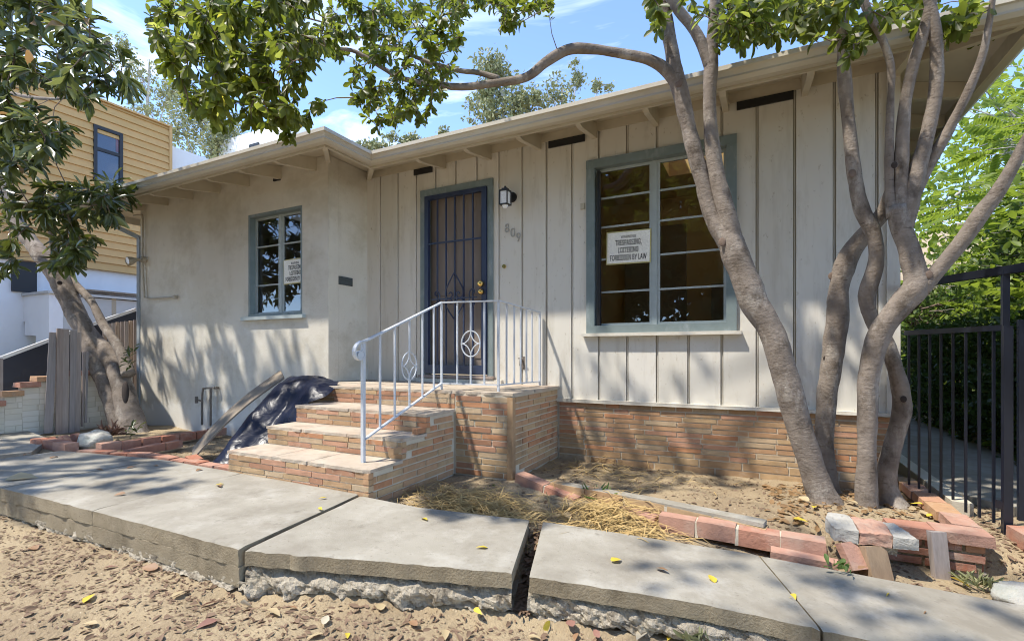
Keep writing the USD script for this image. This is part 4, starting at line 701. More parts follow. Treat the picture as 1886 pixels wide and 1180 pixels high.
ctrl = [[(-4.62, 3.95, zr(-.30)), (-4.5, 3.95, zr(-.27)), (-4.35, 3.98, zr(-.30)), (-4.2, 3.95, zr(-.32)), (-4.05, 3.88, zr(-.32))],
        [(-4.66, 3.68, zr(-.30)), (-4.5, 3.66, zr(-.29)), (-4.3, 3.66, zr(-.30)), (-4.15, 3.62, zr(-.33)), (-3.9, 3.58, zr(-.43))],
        [(-4.7, 3.5, zr(-.5)), (-4.52, 3.45, zr(-.45)), (-4.3, 3.5, zr(-.5)), (-4.15, 3.5, zr(-.48)), (-4.0, 3.48, zr(-.5))],
        [(-4.72, 3.25, zr(-.75)), (-4.55, 3.2, zr(-.7)), (-4.35, 3.3, zr(-.72)), (-4.16, 3.35, zr(-.7)), (-4.03, 3.38, zr(-.62))],
        [(-4.7, 3.05, zr(-.98)), (-4.55, 2.95, zr(-.97)), (-4.35, 3.1, zr(-.95)), (-4.2, 3.15, zr(-.93)), (-4.05, 3.2, zr(-.9))],
        [(-4.72, 2.9, zr(-1.06)), (-4.55, 2.85, zr(-1.06)), (-4.35, 2.95, zr(-1.06)), (-4.2, 3.0, zr(-1.06)), (-4.06, 3.02, zr(-1.06))]]
obj('plastic_sheet', sheet(ctrl, 90, 70, .085, 3, 2.6), TARP, None, 40, label='crumpled dark blue plastic sheet draped over the end of the steps', cat='plastic sheet')

# ------------------------------------------------------------------ warning signs
def warning(c, w, h, tilt, label, lines):
    t = thing('warning_sign', label, 'sign', None); ct, s_ = math.cos(tilt), math.sin(tilt)
    U, W = V(ct, 0, s_), V(-s_, 0, ct); c = V(*c)
    MB().obox(c, U * w / 2, V(0, .0015, 0), W * h / 2).build('board', PAPER, t)
    MB().obox(c + V(0, .0035, 0), U * (w / 2 + .012), V(0, .001, 0), W * (h / 2 + .012)).build('backing', SIGNB, t)
    for txt, dz, hh, bold, wd in lines:
        m = meshkit.text_mesh(txt, hh, .001, bold); v = m.vertices; x0, x1 = v[:, 0].min(), v[:, 0].max(); k = wd * w / (x1 - x0)
        q = c + ((v[:, :1] - (x0 + x1) / 2) * k) * U + (v[:, 1:2] + dz * h) * W + V(0, -.0017, 0) - v[:, 2:] * V(0, 1, 0)
        MB().add(q, m.faces).build('lettering', INK, t)
LN = [('WARNING', .30, .028, False, .36), ('TRESPASSING,', .075, .052, True, .62), ('LOITERING', -.165, .05, True, .48), ('FORBIDDEN BY LAW', -.41, .052, True, .86)]
c = onY(1157, 455, YW + .03); warning((c[0], YW + .03, c[2]), .42, .305, math.radians(-1), 'trespassing warning sign on the panes of the large right window', LN)
c = onY(541, 499, YS + .07); warning((c[0] + .02, YS + .075, c[2]), .40, .29, math.radians(1), 'trespassing warning sign on the glass of the small left window', LN)

# ------------------------------------------------------------------ neighbouring house and garden walls at the left
nb = thing('neighbour_house', 'neighbour house with ochre lap siding above white walls', 'house')
NX = -15.5; y1 = onX(311, 300, NX)[1]; zt_ = onX(311, 234, NX)[2]; zb_ = RZ(2.2)
MB().box((NX - 9, 0.5, zb_), (NX - .03, y1, zt_)).build('upper_wall', SIDING[1], nb)
wz0, wz1 = onX(198, 318, NX)[2] - .25, onX(175, 232, NX)[2]; wy0, wy1 = onX(174, 300, NX)[1], onX(223, 300, NX)[1]
k = 0; z = zb_; rs = np.random.default_rng(2)
while z < zt_ - .02:
    zz = min(z + .2, zt_); pc = sbox(.5, z, y1, zz).difference(sbox(wy0 - .03, wz0 - .03, wy1 + .03, wz1 + .03))
    for g in getattr(pc, 'geoms', [pc]):
        a0, a1 = g.bounds[0], g.bounds[2]; MB().add([(NX - .029, a0, g.bounds[1]), (NX - .029, a1, g.bounds[1]), (NX + .022, a0, g.bounds[1] + .006), (NX + .022, a1, g.bounds[1] + .006), (NX - .012, a0, g.bounds[3]), (NX - .012, a1, g.bounds[3])], [[0, 1, 3, 2], [2, 3, 5, 4]]).add([(NX - .029, a1, g.bounds[1]), (NX + .022, a1, g.bounds[1] + .006), (NX - .012, a1, g.bounds[3])], [[0, 1, 2]]).build('siding_board', SIDING[int(rs.integers(2))], nb)
    z += .2
MB().box((NX - .02, y1 + .001, zb_), (NX + .03, y1 + .08, zt_ + .03)).box((NX - 9, .5, zt_ + .001), (NX + .04, y1 + .08, zt_ + .05)).build('corner_trim', SIDING[0], nb)
nw = MB().box((NX - .02, wy0 - .03, wz0 - .03), (NX + .04, wy0 + .05, wz1 + .03)).box((NX - .02, wy1 - .05, wz0 - .03), (NX + .04, wy1 + .03, wz1 + .03)).box((NX - .02, wy0 + .05, wz1 - .05), (NX + .04, wy1 - .05, wz1 + .03)).box((NX - .02, wy0 + .05, wz0 * .42 + wz1 * .58 - .04), (NX + .035, wy1 - .05, wz0 * .42 + wz1 * .58 + .04)).build('window', DARKM, nb)
MB().add([(NX + .005, wy0, wz0), (NX + .005, wy1, wz0), (NX + .005, wy1, wz1), (NX + .005, wy0, wz1)], [[0, 1, 2, 3]]).build('pane', GLASS2, nw)
MB().box((NX - .028, wy0, wz0), (NX - .02, wy1, wz1)).build('curtain', plain('curtain', (0.3, 0.33, 0.42), 0.9), nw)
MB().box((NX - .02, wy1 - .12, wz1 - .5), (NX + .002, wy1 - .06, wz1 - .1)).build('red_tag', plain('red_tag', (0.6, 0.06, 0.04), 0.6), nw)
MB().box((NX - 9, .5, RZ(-3)), (NX - .1, y1 + 3.5, zb_ - .001)).build('lower_wall', WHITEWALL, nb)
MB().box((NX - 6, y1 + .1, zb_), (NX - .3, y1 + 4.5, onX(314, 268, NX - .3)[2])).build('rear_wall', WHITEWALL, nb)
p0, p1 = onX(20, 500, NX - .1), onX(66, 540, NX - .1)
MB().box((NX - .09, p0[1], p1[2]), (NX - .04, p1[1], p1[2] + 1.4)).build('low_window', DARKM, nb)
# stair block with the recess and yellow door
NY = 5.17; sb = thing('stair_block', 'white and grey stair block with a recess and yellow door', 'outbuilding')
q = lambda px, py: (lambda p: (p[0], p[2]))(onY(px, py, NY))
c0 = onY(90, 540, NY); XS = c0[0]; xl = -24.0
wall = Polygon([(xl, c0[2]), (XS, c0[2]), (XS, RZ(-3)), (q(66, 640)[0], RZ(-3)), (q(66, 618)[0], q(66, 618)[1]), q(45, 617), q(46, 592), (xl, q(46, 592)[1])])
MB().poly(wall, 'xz', NY, .25).build('wall', WHITEWALL, sb); MB().box((xl, NY + 1.2, RZ(-3)), (XS, NY + 1.3, c0[2])).build('recess_wall', plain('tan_wall', (0.36, 0.3, 0.21), .9), sb)
d0, d1 = onY(-30, 625, NY + 1.15), onY(33, 622, NY + 1.15); MB().box((d0[0], NY + 1.14, RZ(-1.6)), (d1[0], NY + 1.199, d1[2])).build('door', YELLOW, sb)
MB().box((XS - 6, NY + .251, RZ(-3)), (XS - .001, NY + 3.5, c0[2] - .02)).build('side_wall', GREYWALL, sb)
MB().box((xl, NY - .04, c0[2] + .001), (XS + .05, NY + 3.6, c0[2] + .06)).build('coping', GREYWALL, sb)
for i in range(4):
    t = thing('timber_plank', ['nearest', 'second nearest', 'second farthest', 'farthest'][i] + ' timber plank in the pile on the grey roof behind the leaning tree', 'plank', 'planks piled on the grey roof'); y_ = NY + 1.1 + .3 * i * .9
    MB().obox((XS - .5 + .07 * (i % 3), y_, c0[2] + .09 + .05 * (i % 3)), (.07, 0, 0), (.05 * (i % 2), .8, 0), (0, 0, .022)).build('plank', WOODS[2] if i % 2 else POSTWOOD, t)
bx_ = thing('white_block', 'far white house wall with a dark window behind the stucco wing', 'house'); c = atd(474, 262, 24)
MB().obox((c[0] - .4, c[1] + 3, c[2] - 5), (2.6, 0, 0), (0, 3, 0), (0, 0, 5.6)).build('wall', WHITEWALL, bx_); MB().obox((c[0] - .2, c[1] - .02, c[2] - .35), (.35, 0, 0), (0, .05, 0), (0, 0, .3)).build('window', DARKM, bx_)
# black sheeted stair rail
BX = -9.7; top = [onX(px, py, BX) for px, py in ((-60, 683), (0, 660), (105, 621), (190, 590), (250, 570))]
tp = thing('sheeted_rail', 'sloping rail covered with black sheeting behind the white brick wall', 'fence')
pl = Polygon([(p[1], p[2] - .03) for p in top] + [(top[-1][1], RZ(-.7)), (top[0][1], RZ(-.9))]); MB().poly(pl, 'yz', BX, .02).build('sheeting', TARPB, tp)
for a, b in zip(top[:-1], top[1:]): MB().bar(a, b, .04, .05).build('rail', WHITEWALL, tp)
for p in top[1:4]: MB().bar(p, V(p[0], p[1], RZ(-1.1)), .05).build('post', WOODS[3], tp)
# white brick garden wall with stepped caps
WX = -8.62; gw = thing('garden_wall', 'white painted brick garden wall with stepped red brick caps', 'wall'); rng = np.random.default_rng(31)
st_ = [(-80, -8, 757), (-8, 8, 738), (8, 41, 720), (31, 72, 704), (62, 105, 693), (92, 260, 684)]
prev = 1.2
for i, (pa, pb, py) in enumerate(st_):
    ya = prev; yb_ = onX(pb, 700, WX)[1] if i < 5 else 4.12; z = onX((pa + pb) / 2 if i < 5 else 110, py, WX)[2] - .03; prev = yb_
    MB().box((WX - .12, ya, RZ(-1.4)), (WX - .012, yb_, z - .04)).build('core', MORTAR, gw)
    n_ = int((z - RZ(-1.1)) / .075); brick_face(gw, (WX - .012, ya), (WX - .012, yb_), (1, 0), z - .045 - n_ * .075, .075, n_, .26, WHITEBRICK, rng, gap=.008, proud=.006)
    m = max(1, int((yb_ - ya) / .24))
    for j in range(m): MB().obox((WX - .05, ya + (j + .5) * (yb_ - ya) / m - .02, z), (.11, 0, 0), (0, (yb_ - ya) / m / 2 + .02 - (.025 if m > 1 else 0), 0), (0, 0, .032), .004, rng).build('cap_brick', REDBRICK[0] if i % 2 else BRICKS[1], gw)
# weathered fence boards
fb = thing('board_fence', 'weathered grey fence boards leaning before the white brick wall', 'fence'); rng = np.random.default_rng(5)
for i, (a, b, ta, bo, dx) in enumerate(((90, 106, 612, 797, .02), (104, 117, 605, 799, .05), (115, 128, 606, 798, .03), (129, 141, 607, 796, .05), (139, 150, 612, 797, .02), (152, 157, 648, 785, .0), (158, 163, 648, 778, .03))):
    FX = -8.45 + dx; p, r_ = onX((a + b) / 2, ta, FX), onX((a + b) / 2 - (10 if i == 0 else 3), bo, FX); w = abs(onX(b, 700, FX)[1] - onX(a, 700, FX)[1])
    MB().bar(p, r_, .02, w, up=(1, 0, 0)).build('board', WOODS[i % 2 if i % 3 else 3], fb) if False else MB().obox((p + r_) / 2, (.012, 0, 0), (0, w / 2 - .003, 0), (p - r_) / 2, .004, rng).build('board', WOODS[i % 2 if i % 3 else 3], fb)
fb2 = thing('board_fence', 'row of brown pickets between the leaning tree and the stucco wing', 'fence')
for i, px in enumerate(np.arange(193, 252, 8)):
    p = onX(px, 597 - (px - 193) * .14, -9.35); w = onX(px + 6, 600, -9.35)[1] - p[1]; MB().obox((p[0], p[1], (p[2] + RZ(-1.1)) / 2), (.012, 0, 0), (0, w / 2, 0), (0, 0, (p[2] - RZ(-1.1)) / 2), .005, rng).build('board', [WOODS[2], WOODS[1], WOODS[0]][i % 3], fb2)
MB().poly(Polygon([(-12, 1.4), (-6.9, 1.9), (-6.75, 2.3), (-7.6, 2.75), (-8.6, 2.9), (-12, 2.9)]), 'xy', RZ(-1.16), .13).build('neighbour_path', CONC, None, kind='structure', label='concrete path in front of the white brick wall')
for i, px in enumerate((62, 88, 112, 134)):
    p = onZ(px, 812 - i * 3.5, RZ(-1.0)); a = np.linspace(0, math.pi, 13); t = Polygon([(math.cos(x) * .13, math.sin(x) * .11) for x in a]).difference(Polygon([(math.cos(x) * .1, math.sin(x) * .085 - .001) for x in a]) if False else Polygon())
    o = MB().poly(Polygon([(p[0] + math.cos(x) * .12, p[2] - .09 + math.sin(x) * .11) for x in a]), 'xz', p[1], .06).build('edging_tile', REDBRICK[1 if i % 2 else 0], None, label=['leftmost half-round terracotta tile in the row left of the pale rock', 'second half-round terracotta tile from the left before the fence boards', 'third half-round terracotta tile from the left before the fence boards', 'half-round terracotta tile nearest the pale rock'][i], cat='edging tile', group='half-round edging tiles')

# ------------------------------------------------------------------ foliage tools
LT = np.array([(0, 0, 0), (.3, .30, .05), (.68, .5, .05), (.93, .26, -.05), (1, 0, -.1), (.93, -.26, -.05), (.68, -.5, .05), (.3, -.30, .05), (.3, 0, 0), (.68, 0, -.03)])
LL_ = LT.copy(); LL_[:, 1] = [0, .42, .44, .14, 0, -.14, -.44, -.42, 0, 0]; LL_[2, 0] = LL_[6, 0] = LL_[9, 0] = .6; LL_[4, 2] = -.16
LFc = np.array([(0, 8, 1), (1, 8, 9), (1, 9, 2), (2, 9, 3), (3, 9, 4), (0, 7, 8), (7, 9, 8), (7, 6, 9), (6, 5, 9), (5, 4, 9)])
def leaves_mesh(pos, d, up, L, W, LT=LT):
    """many leaves at once: positions, directions, rough upward normals, lengths, widths"""
    d = d / np.linalg.norm(d, axis=1, keepdims=True); s = np.cross(up, d); s /= np.linalg.norm(s, axis=1, keepdims=True) + 1e-9; n = np.cross(d, s)
    v = pos[:, None] + LT[None, :, 0:1] * (d * L[:, None])[:, None] + LT[None, :, 1:2] * (s * W[:, None])[:, None] + LT[None, :, 2:3] * (n * L[:, None])[:, None]
    f = LFc[None] + (np.arange(len(pos)) * 10)[:, None, None]; return v.reshape(-1, 3), f.reshape(-1, 3)
def unit(v): return v / (np.linalg.norm(v, axis=-1, keepdims=True) + 1e-9)
def rosettes(tips, axes, rng, n=(7, 12), L=(.09, .14), asp=.36, droop=.45, spread=(.5, 1.25)):
    P, D, U, LL, WW = [], [], [], [], []
    for p, a in zip(tips, axes):
        k = rng.integers(*n); a = a / np.linalg.norm(a); x = np.cross(a, (0.3, 0.5, .8)); x /= np.linalg.norm(x); y = np.cross(a, x)
        th = np.arange(k) * 2.4 + rng.uniform(0, 6); el = rng.uniform(*spread, k)
        d = a * np.cos(el)[:, None] + (x * np.cos(th)[:, None] + y * np.sin(th)[:, None]) * np.sin(el)[:, None]; d[:, 2] -= droop * rng.uniform(.4, 1.4, k)
        l = rng.uniform(*L, k) * rng.uniform(.75, 1.1); P.append(p - a * rng.uniform(0, .09, k)[:, None]); D.append(d); U.append(a + V(0, 0, .9) + rng.normal(0, .3, (k, 3))); LL.append(l); WW.append(l * asp * rng.uniform(.85, 1.2, k))
    return np.vstack(P), unit(np.vstack(D)), np.vstack(U), np.concatenate(LL), np.concatenate(WW)
def pix(p):
    d = depth(p.T); r = p[:, 0] * CA + p[:, 1] * SA; return CX + F * r / d, HY - F * (p[:, 2] - EYE) / d, d
def in_polys(poly, n, dr, rng):
    out = []; x0, y0, x1, y1 = poly.bounds
    while len(out) < n:
        x, y = rng.uniform(x0, x1), rng.uniform(y0, y1)
        if poly.contains(Point(x, y)): out.append(atd(x, y, rng.uniform(*dr)))
    return np.array(out)
def overhead(c, r, n, rng):
    """points in an ellipsoid that the photograph's frame does not show"""
    q = rng.normal(size=(n * 3, 3)); q = unit(q) * rng.random((n * 3, 1)) ** .4; p = np.asarray(c) + q * np.asarray(r); x, y, d = pix(p)
    return p[(d < .2) | (y < -70) | (x < -150) | (x > 2036)][:n]
def grow(nodes, tips, rng, r0=.0035, sag=.06, longest=3.0):
    """joins every tip to the nearest wood; returns twig tubes, and the direction in which each twig ends"""
    N = [np.array(nodes)[:, :3]]; cur = np.vstack(N); mb = MB(); ax = np.zeros((len(tips), 3)); order = np.argsort(np.min(np.linalg.norm(tips[:, None] - cur[None, ::3], axis=2), 1)); keep = []
    for i in order:
        t = tips[i]; dd = np.linalg.norm(cur - t, axis=1); j = int(np.argmin(dd + .35 * np.maximum(0, cur[:, 2] - t[2]) * 0)); a = cur[j]; L = dd[j]
        if L < .02: L = .02; a = t - V(.02, 0, 0)
        m = max(3, int(L / .1)); w = np.linspace(0, 1, m); bow = rng.normal(0, .07, 3) * L + V(0, 0, sag * L); path = a + (t - a) * w[:, None] + np.sin(w * math.pi)[:, None] * bow
        mb.tube(path, np.linspace(r0 + .0045 * L, r0 * .6, m), 4, False) if True else None; cur = np.vstack([cur, path[1:]]); ax[i] = unit(path[-1] - path[-2])
    return mb, ax
def crown(tree, P, D, U, L, W, variants, mass, rng, count=300, LT=LT):
    x, y, d = pix(P + D * L[:, None] * .5); ok = (d > .5) & (x > 5) & (x < 1880) & (y > 5) & (y < 1175); s = np.where(ok, L / np.maximum(d, .1), 0); o = np.argsort(-s); big, rest = o[:count], o[count:]
    pv = np.array([.24, .26, .2, .1, .17, .03])
    for i in big:
        v, f = leaves_mesh(P[i:i + 1], D[i:i + 1], U[i:i + 1], L[i:i + 1], W[i:i + 1], LT); obj('leaf', (v, f), variants[rng.choice(6, p=pv)], tree, 60)
    obj('leaves', leaves_mesh(P[rest], D[rest], U[rest], L[rest], W[rest], LT), mass, tree, 60, kind='stuff')
def limb(tree, name, rows, sides=12, rough=.16, m=None, end=False):
    q = smooth_path(rows, .035); return MB().tube(q[:, :3], q[:, 3], sides, True, rough).build(name, m or BARK, tree, True), q
# ------------------------------------------------------------------ multi-stem tree at the right
rng = np.random.default_rng(77)
rt = thing('multi_stem_tree', 'multi-stem tree with smooth grey-brown trunks in the right brick bed', 'tree')
nodes = []
def rlimb(name, rows, sides=12, wood=True, rough=.17, sc=.9):
    o, q = limb(rt, name, stem(rows, sc), sides, rough)
    nodes.append(q); return q
rlimb('trunk', [(1532, 965, 4.12, 112), (1524, 935, 4.13, 80), (1505, 890, 4.12, 58), (1470, 780, 4.08, 55), (1440, 670, 4.02, 56), (1415, 600, 4.0, 57), (1385, 552, 3.98, 60), (1366, 500, 3.97, 58), (1347, 448, 3.95, 54), (1328, 405, 3.94, 26)], 18)
rlimb('branch', [(1345, 455, 3.95, 44), (1313, 400, 3.95, 37), (1292, 330, 3.93, 34), (1272, 250, 3.9, 32), (1254, 175, 3.87, 34), (1240, 110, 3.84, 30), (1225, 30, 3.8, 27), (1210, -40, 3.75, 25), (1185, -160, 3.65, 20), (1150, -300, 3.5, 14)])
rlimb('branch', [(1352, 455, 3.95, 44), (1337, 390, 3.93, 40), (1319, 320, 3.93, 35), (1308, 230, 3.92, 29), (1308, 150, 3.9, 29), (1311, 90, 3.88, 27), (1317, 0, 3.85, 22), (1325, -100, 3.8, 19), (1340, -300, 3.7, 14)])
rlimb('branch', [(1309, 125, 3.89, 26), (1285, 65, 3.85, 23), (1245, 12, 3.75, 21), (1200, -60, 3.6, 18), (1100, -220, 3.3, 13)])
LB = rlimb('branch', [(1252, 160, 3.87, 30), (1228, 130, 3.82, 25), (1195, 110, 3.75, 22), (1140, 98, 3.68, 20), (1085, 90, 3.6, 21), (1045, 92, 3.55, 21), (1005, 115, 3.5, 20), (970, 142, 3.45, 18), (915, 153, 3.4, 16), (840, 160, 3.3, 14), (745, 146, 3.18, 11), (704, 125, 3.1, 9), (643, 92, 3.0, 7), (555, 93, 2.9, 5), (500, 105, 2.8, 4)], 10)
rlimb('branch', [(918, 145, 3.4, 12), (880, 134, 3.36, 10), (840, 129, 3.3, 9), (765, 105, 3.2, 8), (708, 68, 3.1, 8), (677, 34, 3.02, 7), (640, -5, 2.95, 7), (560, -90, 2.8, 5), (420, -180, 2.6, 4)], 8)
rlimb('branch', [(704, 62, 3.1, 6), (690, 70, 3.0, 5), (640, 65, 2.9, 5), (590, 40, 2.75, 4), (480, 20, 2.6, 4), (380, 40, 2.4, 4), (330, 90, 2.3, 3)], 6)
rlimb('trunk', [(1530, 925, 4.42, 60), (1526, 890, 4.44, 44), (1518, 800, 4.45, 42), (1529, 690, 4.42, 46), (1541, 600, 4.4, 48), (1545, 530, 4.38, 46), (1565, 470, 4.34, 46), (1598, 425, 4.28, 40), (1628, 390, 4.2, 34), (1642, 350, 4.1, 26)], 16)
rlimb('trunk', [(1600, 975, 4.13, 88), (1597, 935, 4.15, 58), (1596, 860, 4.12, 42), (1598, 760, 4.1, 43), (1600, 690, 4.08, 46), (1622, 612, 4.05, 52), (1660, 560, 4.02, 60), (1688, 525, 4.0, 60), (1680, 480, 4.0, 52), (1660, 420, 4.0, 46), (1652, 380, 4.0, 44)], 18)
rlimb('branch', [(1645, 400, 4.0, 30), (1638, 340, 4.0, 21), (1638, 260, 3.98, 18), (1640, 190, 3.96, 18), (1641, 125, 3.93, 17), (1625, 72, 3.88, 18), (1600, 25, 3.82, 19), (1585, -25, 3.78, 18), (1570, -150, 3.65, 13)], 10)
rlimb('branch', [(1660, 400, 4.0, 36), (1660, 320, 4.0, 31), (1666, 200, 3.97, 28), (1682, 120, 3.93, 28), (1704, 50, 3.88, 29), (1720, -25, 3.82, 26), (1740, -180, 3.7, 18)], 12)
rlimb('branch', [(1662, 420, 4.02, 46), (1680, 350, 4.02, 48), (1705, 260, 4.0, 33), (1722, 180, 3.97, 30), (1725, 100, 3.92, 30), (1718, 30, 3.86, 27), (1700, -50, 3.8, 24), (1680, -180, 3.65, 16)], 12)
rlimb('branch', [(1682, 360, 4.04, 36), (1712, 300, 4.04, 32), (1748, 238, 4.0, 26), (1785, 165, 3.95, 23), (1810, 100, 3.9, 18), (1822, 40, 3.85, 15), (1835, -40, 3.78, 13), (1860, -160, 3.65, 9)], 10)
rlimb('branch', [(1690, 535, 4.0, 48), (1725, 500, 3.99, 41), (1770, 447, 3.95, 40), (1805, 397, 3.92, 41), (1840, 350, 3.88, 38), (1886, 268, 3.82, 33), (1935, 180, 3.75, 28), (1990, 40, 3.65, 20), (2040, -160, 3.5, 12)], 12)
rlimb('trunk', [(1650, 945, 4.28, 84), (1638, 910, 4.3, 54), (1633, 870, 4.3, 46), (1648, 805, 4.3, 40), (1662, 748, 4.28, 42), (1653, 692, 4.25, 38), (1632, 632, 4.22, 35), (1607, 590, 4.2, 35), (1597, 545, 4.2, 37), (1613, 488, 4.15, 36), (1611, 437, 4.12, 36), (1588, 388, 4.1, 35), (1574, 325, 4.08, 32), (1564, 235, 4.05, 28), (1557, 170, 4.02, 29), (1553, 100, 3.98, 27), (1550, 20, 3.92, 24), (1545, -100, 3.8, 18)], 14)
for px, py, Y, w in ((1522, 660, 4.36, 10), (1600, 657, 4.03, 10), (1532, 508, 4.34, 11), (1330, 445, 3.86, 13), (1250, 152, 3.80, 13), (1648, 303, 3.93, 10), (1570, 318, 4.02, 12), (1712, 505, 3.93, 12), (1665, 735, 4.2, 10)):
    c = onY(px, py, Y); r = w / 2 * depth(c) / F; s = trimesh.creation.icosphere(2, r); s.vertices *= (1, .3, 1.25); MB().add(s.vertices + c + V(0, .012, 0), s.faces).build('knot', BARKD if w > 10 else KNOT, rt, True)
rlimb('branch', [(1200, -60, 3.6, 14), (1100, -95, 3.55, 10), (1000, -65, 3.5, 7), (940, -25, 3.5, 5), (905, 18, 3.55, 3)], 6)
allN = np.vstack(nodes)[::2]
T = [in_polys(Polygon([(275, -10), (270, 55), (300, 110), (335, 190), (395, 235), (470, 245), (530, 262), (560, 225), (590, 215), (585, 160), (600, 100), (610, -10)]), 190, (2.6, 3.7), rng),
     in_polys(Polygon([(270, -10), (270, 60), (330, 180), (450, 235), (545, 220), (560, 60), (540, -10)]), 110, (2.5, 3.4), rng),
     in_polys(Polygon([(590, -10), (600, 100), (640, 130), (650, 200), (690, 235), (790, 240), (815, 190), (830, 140), (850, 80), (865, -10)]), 250, (3.2, 4.4), rng),
     in_polys(Polygon([(865, -10), (885, 30), (930, 62), (955, 45), (1020, 10), (1030, -10)]), 45, (3.3, 4.0), rng),
     in_polys(Polygon([(1192, -10), (1195, 45), (1225, 65), (1260, 40), (1300, 20), (1330, 85), (1400, 90), (1480, 70), (1560, 118), (1590, 95), (1680, 55), (1780, 78), (1825, 65), (1840, -10)]), 150, (2.9, 3.9), rng),
     in_polys(Polygon([(1330, -10), (1330, 50), (1540, 60), (1560, -10)]), 40, (2.9, 3.7), rng),
     overhead((1.1, 2.6, 4.7), (1.3, 1.6, 1.1), 130, rng), overhead((-.8, .9, 4.1), (1.4, 1.3, 1.0), 130, rng), overhead((.6, .8, 4.2), (1.5, 1.5, 1.2), 150, rng)]
tips = np.vstack(T); mb, ax = grow(allN, tips, rng); mb.build('twigs', BARKD, rt, True, kind='stuff')
ax[:, 2] -= .15
n1 = len(T[0]) + len(T[1]); n2 = n1 + len(T[2]) + len(T[3]); R1 = rosettes(tips[:n1], ax[:n1], rng, (9, 15), (.068, .108), .38, .6); R2 = rosettes(tips[n1:n2], ax[n1:n2], rng, (8, 14), (.055, .085), .46, .4); R3 = rosettes(tips[n2:], ax[n2:], rng, (8, 13), (.075, .115), .42, .45)
P, D, U, L, W = [np.concatenate(z) for z in zip(R1, R2, R3)]; crown(rt, P, D, U, L, W, LEAFV, LEAF, rng)
# ------------------------------------------------------------------ leaning tree at the left
rng = np.random.default_rng(78); lt = thing('leaning_tree', 'leaning tree with dark glossy leaves beside the stucco wing', 'tree'); nodes = []
def llimb(name, rows, sides=12, rough=.13):
    o, q = limb(lt, name, stem(rows), sides, rough); nodes.append(q); return q
llimb('trunk', [(248, 812, 3.66, 74), (243, 790, 3.66, 60), (234, 745, 3.67, 48), (222, 700, 3.68, 42), (203, 660, 3.68, 38), (172, 622, 3.66, 34), (142, 580, 3.63, 26), (120, 535, 3.6, 20), (100, 470, 3.5, 14), (90, 380, 3.4, 10)], 16)
llimb('trunk', [(226, 808, 3.62, 52), (215, 760, 3.62, 42), (190, 692, 3.6, 40), (166, 632, 3.58, 41), (132, 562, 3.55, 43), (104, 505, 3.5, 44), (70, 462, 3.45, 38), (35, 415, 3.4, 32), (12, 360, 3.35, 28), (-8, 300, 3.3, 26), (-20, 200, 3.2, 22), (0, 130, 3.1, 18), (35, 100, 3.05, 15), (75, 40, 3.0, 11), (95, -30, 2.9, 9)], 16)
llimb('branch', [(238, 690, 3.7, 30), (217, 637, 3.7, 21), (190, 597, 3.7, 19), (168, 555, 3.68, 17), (136, 519, 3.65, 16), (118, 490, 3.6, 15), (108, 440, 3.5, 11)], 10)
llimb('branch', [(-10, 150, 3.1, 14), (20, 125, 3.1, 12), (55, 105, 3.05, 8), (80, 60, 3.0, 7), (110, 20, 2.9, 5)], 8)
llimb('branch', [(-8, 165, 3.15, 12), (50, 178, 3.1, 9), (105, 182, 3.05, 7), (150, 170, 3.0, 5), (190, 130, 2.95, 4)], 8)
llimb('branch', [(25, 395, 3.4, 14), (60, 370, 3.3, 10), (120, 360, 3.2, 7), (190, 355, 3.1, 5)], 8)
s = trimesh.creation.icosphere(2, 1.0); c = onY(231, 722, 3.52); MB().add(s.vertices * (.07, .03, .15) + c, s.faces).build('knot', KNOT, lt, True); c = onY(110, 521, 3.36); MB().add(s.vertices * .03 + c, s.faces).build('knot', KNOT, lt, True)
allN = np.vstack(nodes)[::2]; allN = allN[allN[:, 2] > RZ(.75)]
T = [in_polys(Polygon([(-40, -10), (-40, 130), (60, 150), (160, 190), (235, 175), (265, 145), (230, 90), (180, 50), (160, -10)]), 95, (4.2, 6.0), rng),
     in_polys(Polygon([(-40, 120), (-40, 330), (60, 310), (110, 270), (120, 230), (60, 190)]), 62, (4.4, 6.4), rng),
     in_polys(Polygon([(-40, 330), (-40, 500), (25, 505), (25, 455), (45, 400), (60, 330)]), 26, (5.4, 7.2), rng), in_polys(Polygon([(65, 330), (80, 410), (125, 470), (175, 440), (212, 390), (238, 345), (200, 330), (120, 335)]), 62, (5.4, 7.2), rng),
     in_polys(Polygon([(100, 430), (100, 500), (140, 490), (165, 440)]), 12, (5.0, 6.2), rng),
     overhead((-8.0, 1.6, 5.0), (1.3, 1.0, 1.0), 30, rng), overhead((-9.0, 1.6, 3.4), (1.0, 1.1, 1.2), 40, rng)]
tips = np.vstack(T); mb, ax = grow(allN, tips, rng, .005); mb.build('twigs', BARKD, lt, True, kind='stuff')
ax[:, 2] += .1
P, D, U, L, W = rosettes(tips, ax, rng, (8, 13), (.16, .25), .31, .5, (.45, 1.2))
sp = np.array([onY(238, 655, 3.55), onY(243, 640, 3.5), onY(236, 668, 3.5), onY(243, 785, 3.4), onY(232, 790, 3.4), onY(250, 790, 3.42)])
p2 = rosettes(sp, np.tile(V(.1, -.4, .9), (6, 1)), rng, (5, 8), (.10, .17), .28, .2); P, D, U, L, W = [np.concatenate([a, b]) for a, b in zip((P, D, U, L, W), p2)]
crown(lt, P, D, U, L, W, LEAFLV, LEAFL, rng, 300, LL_)
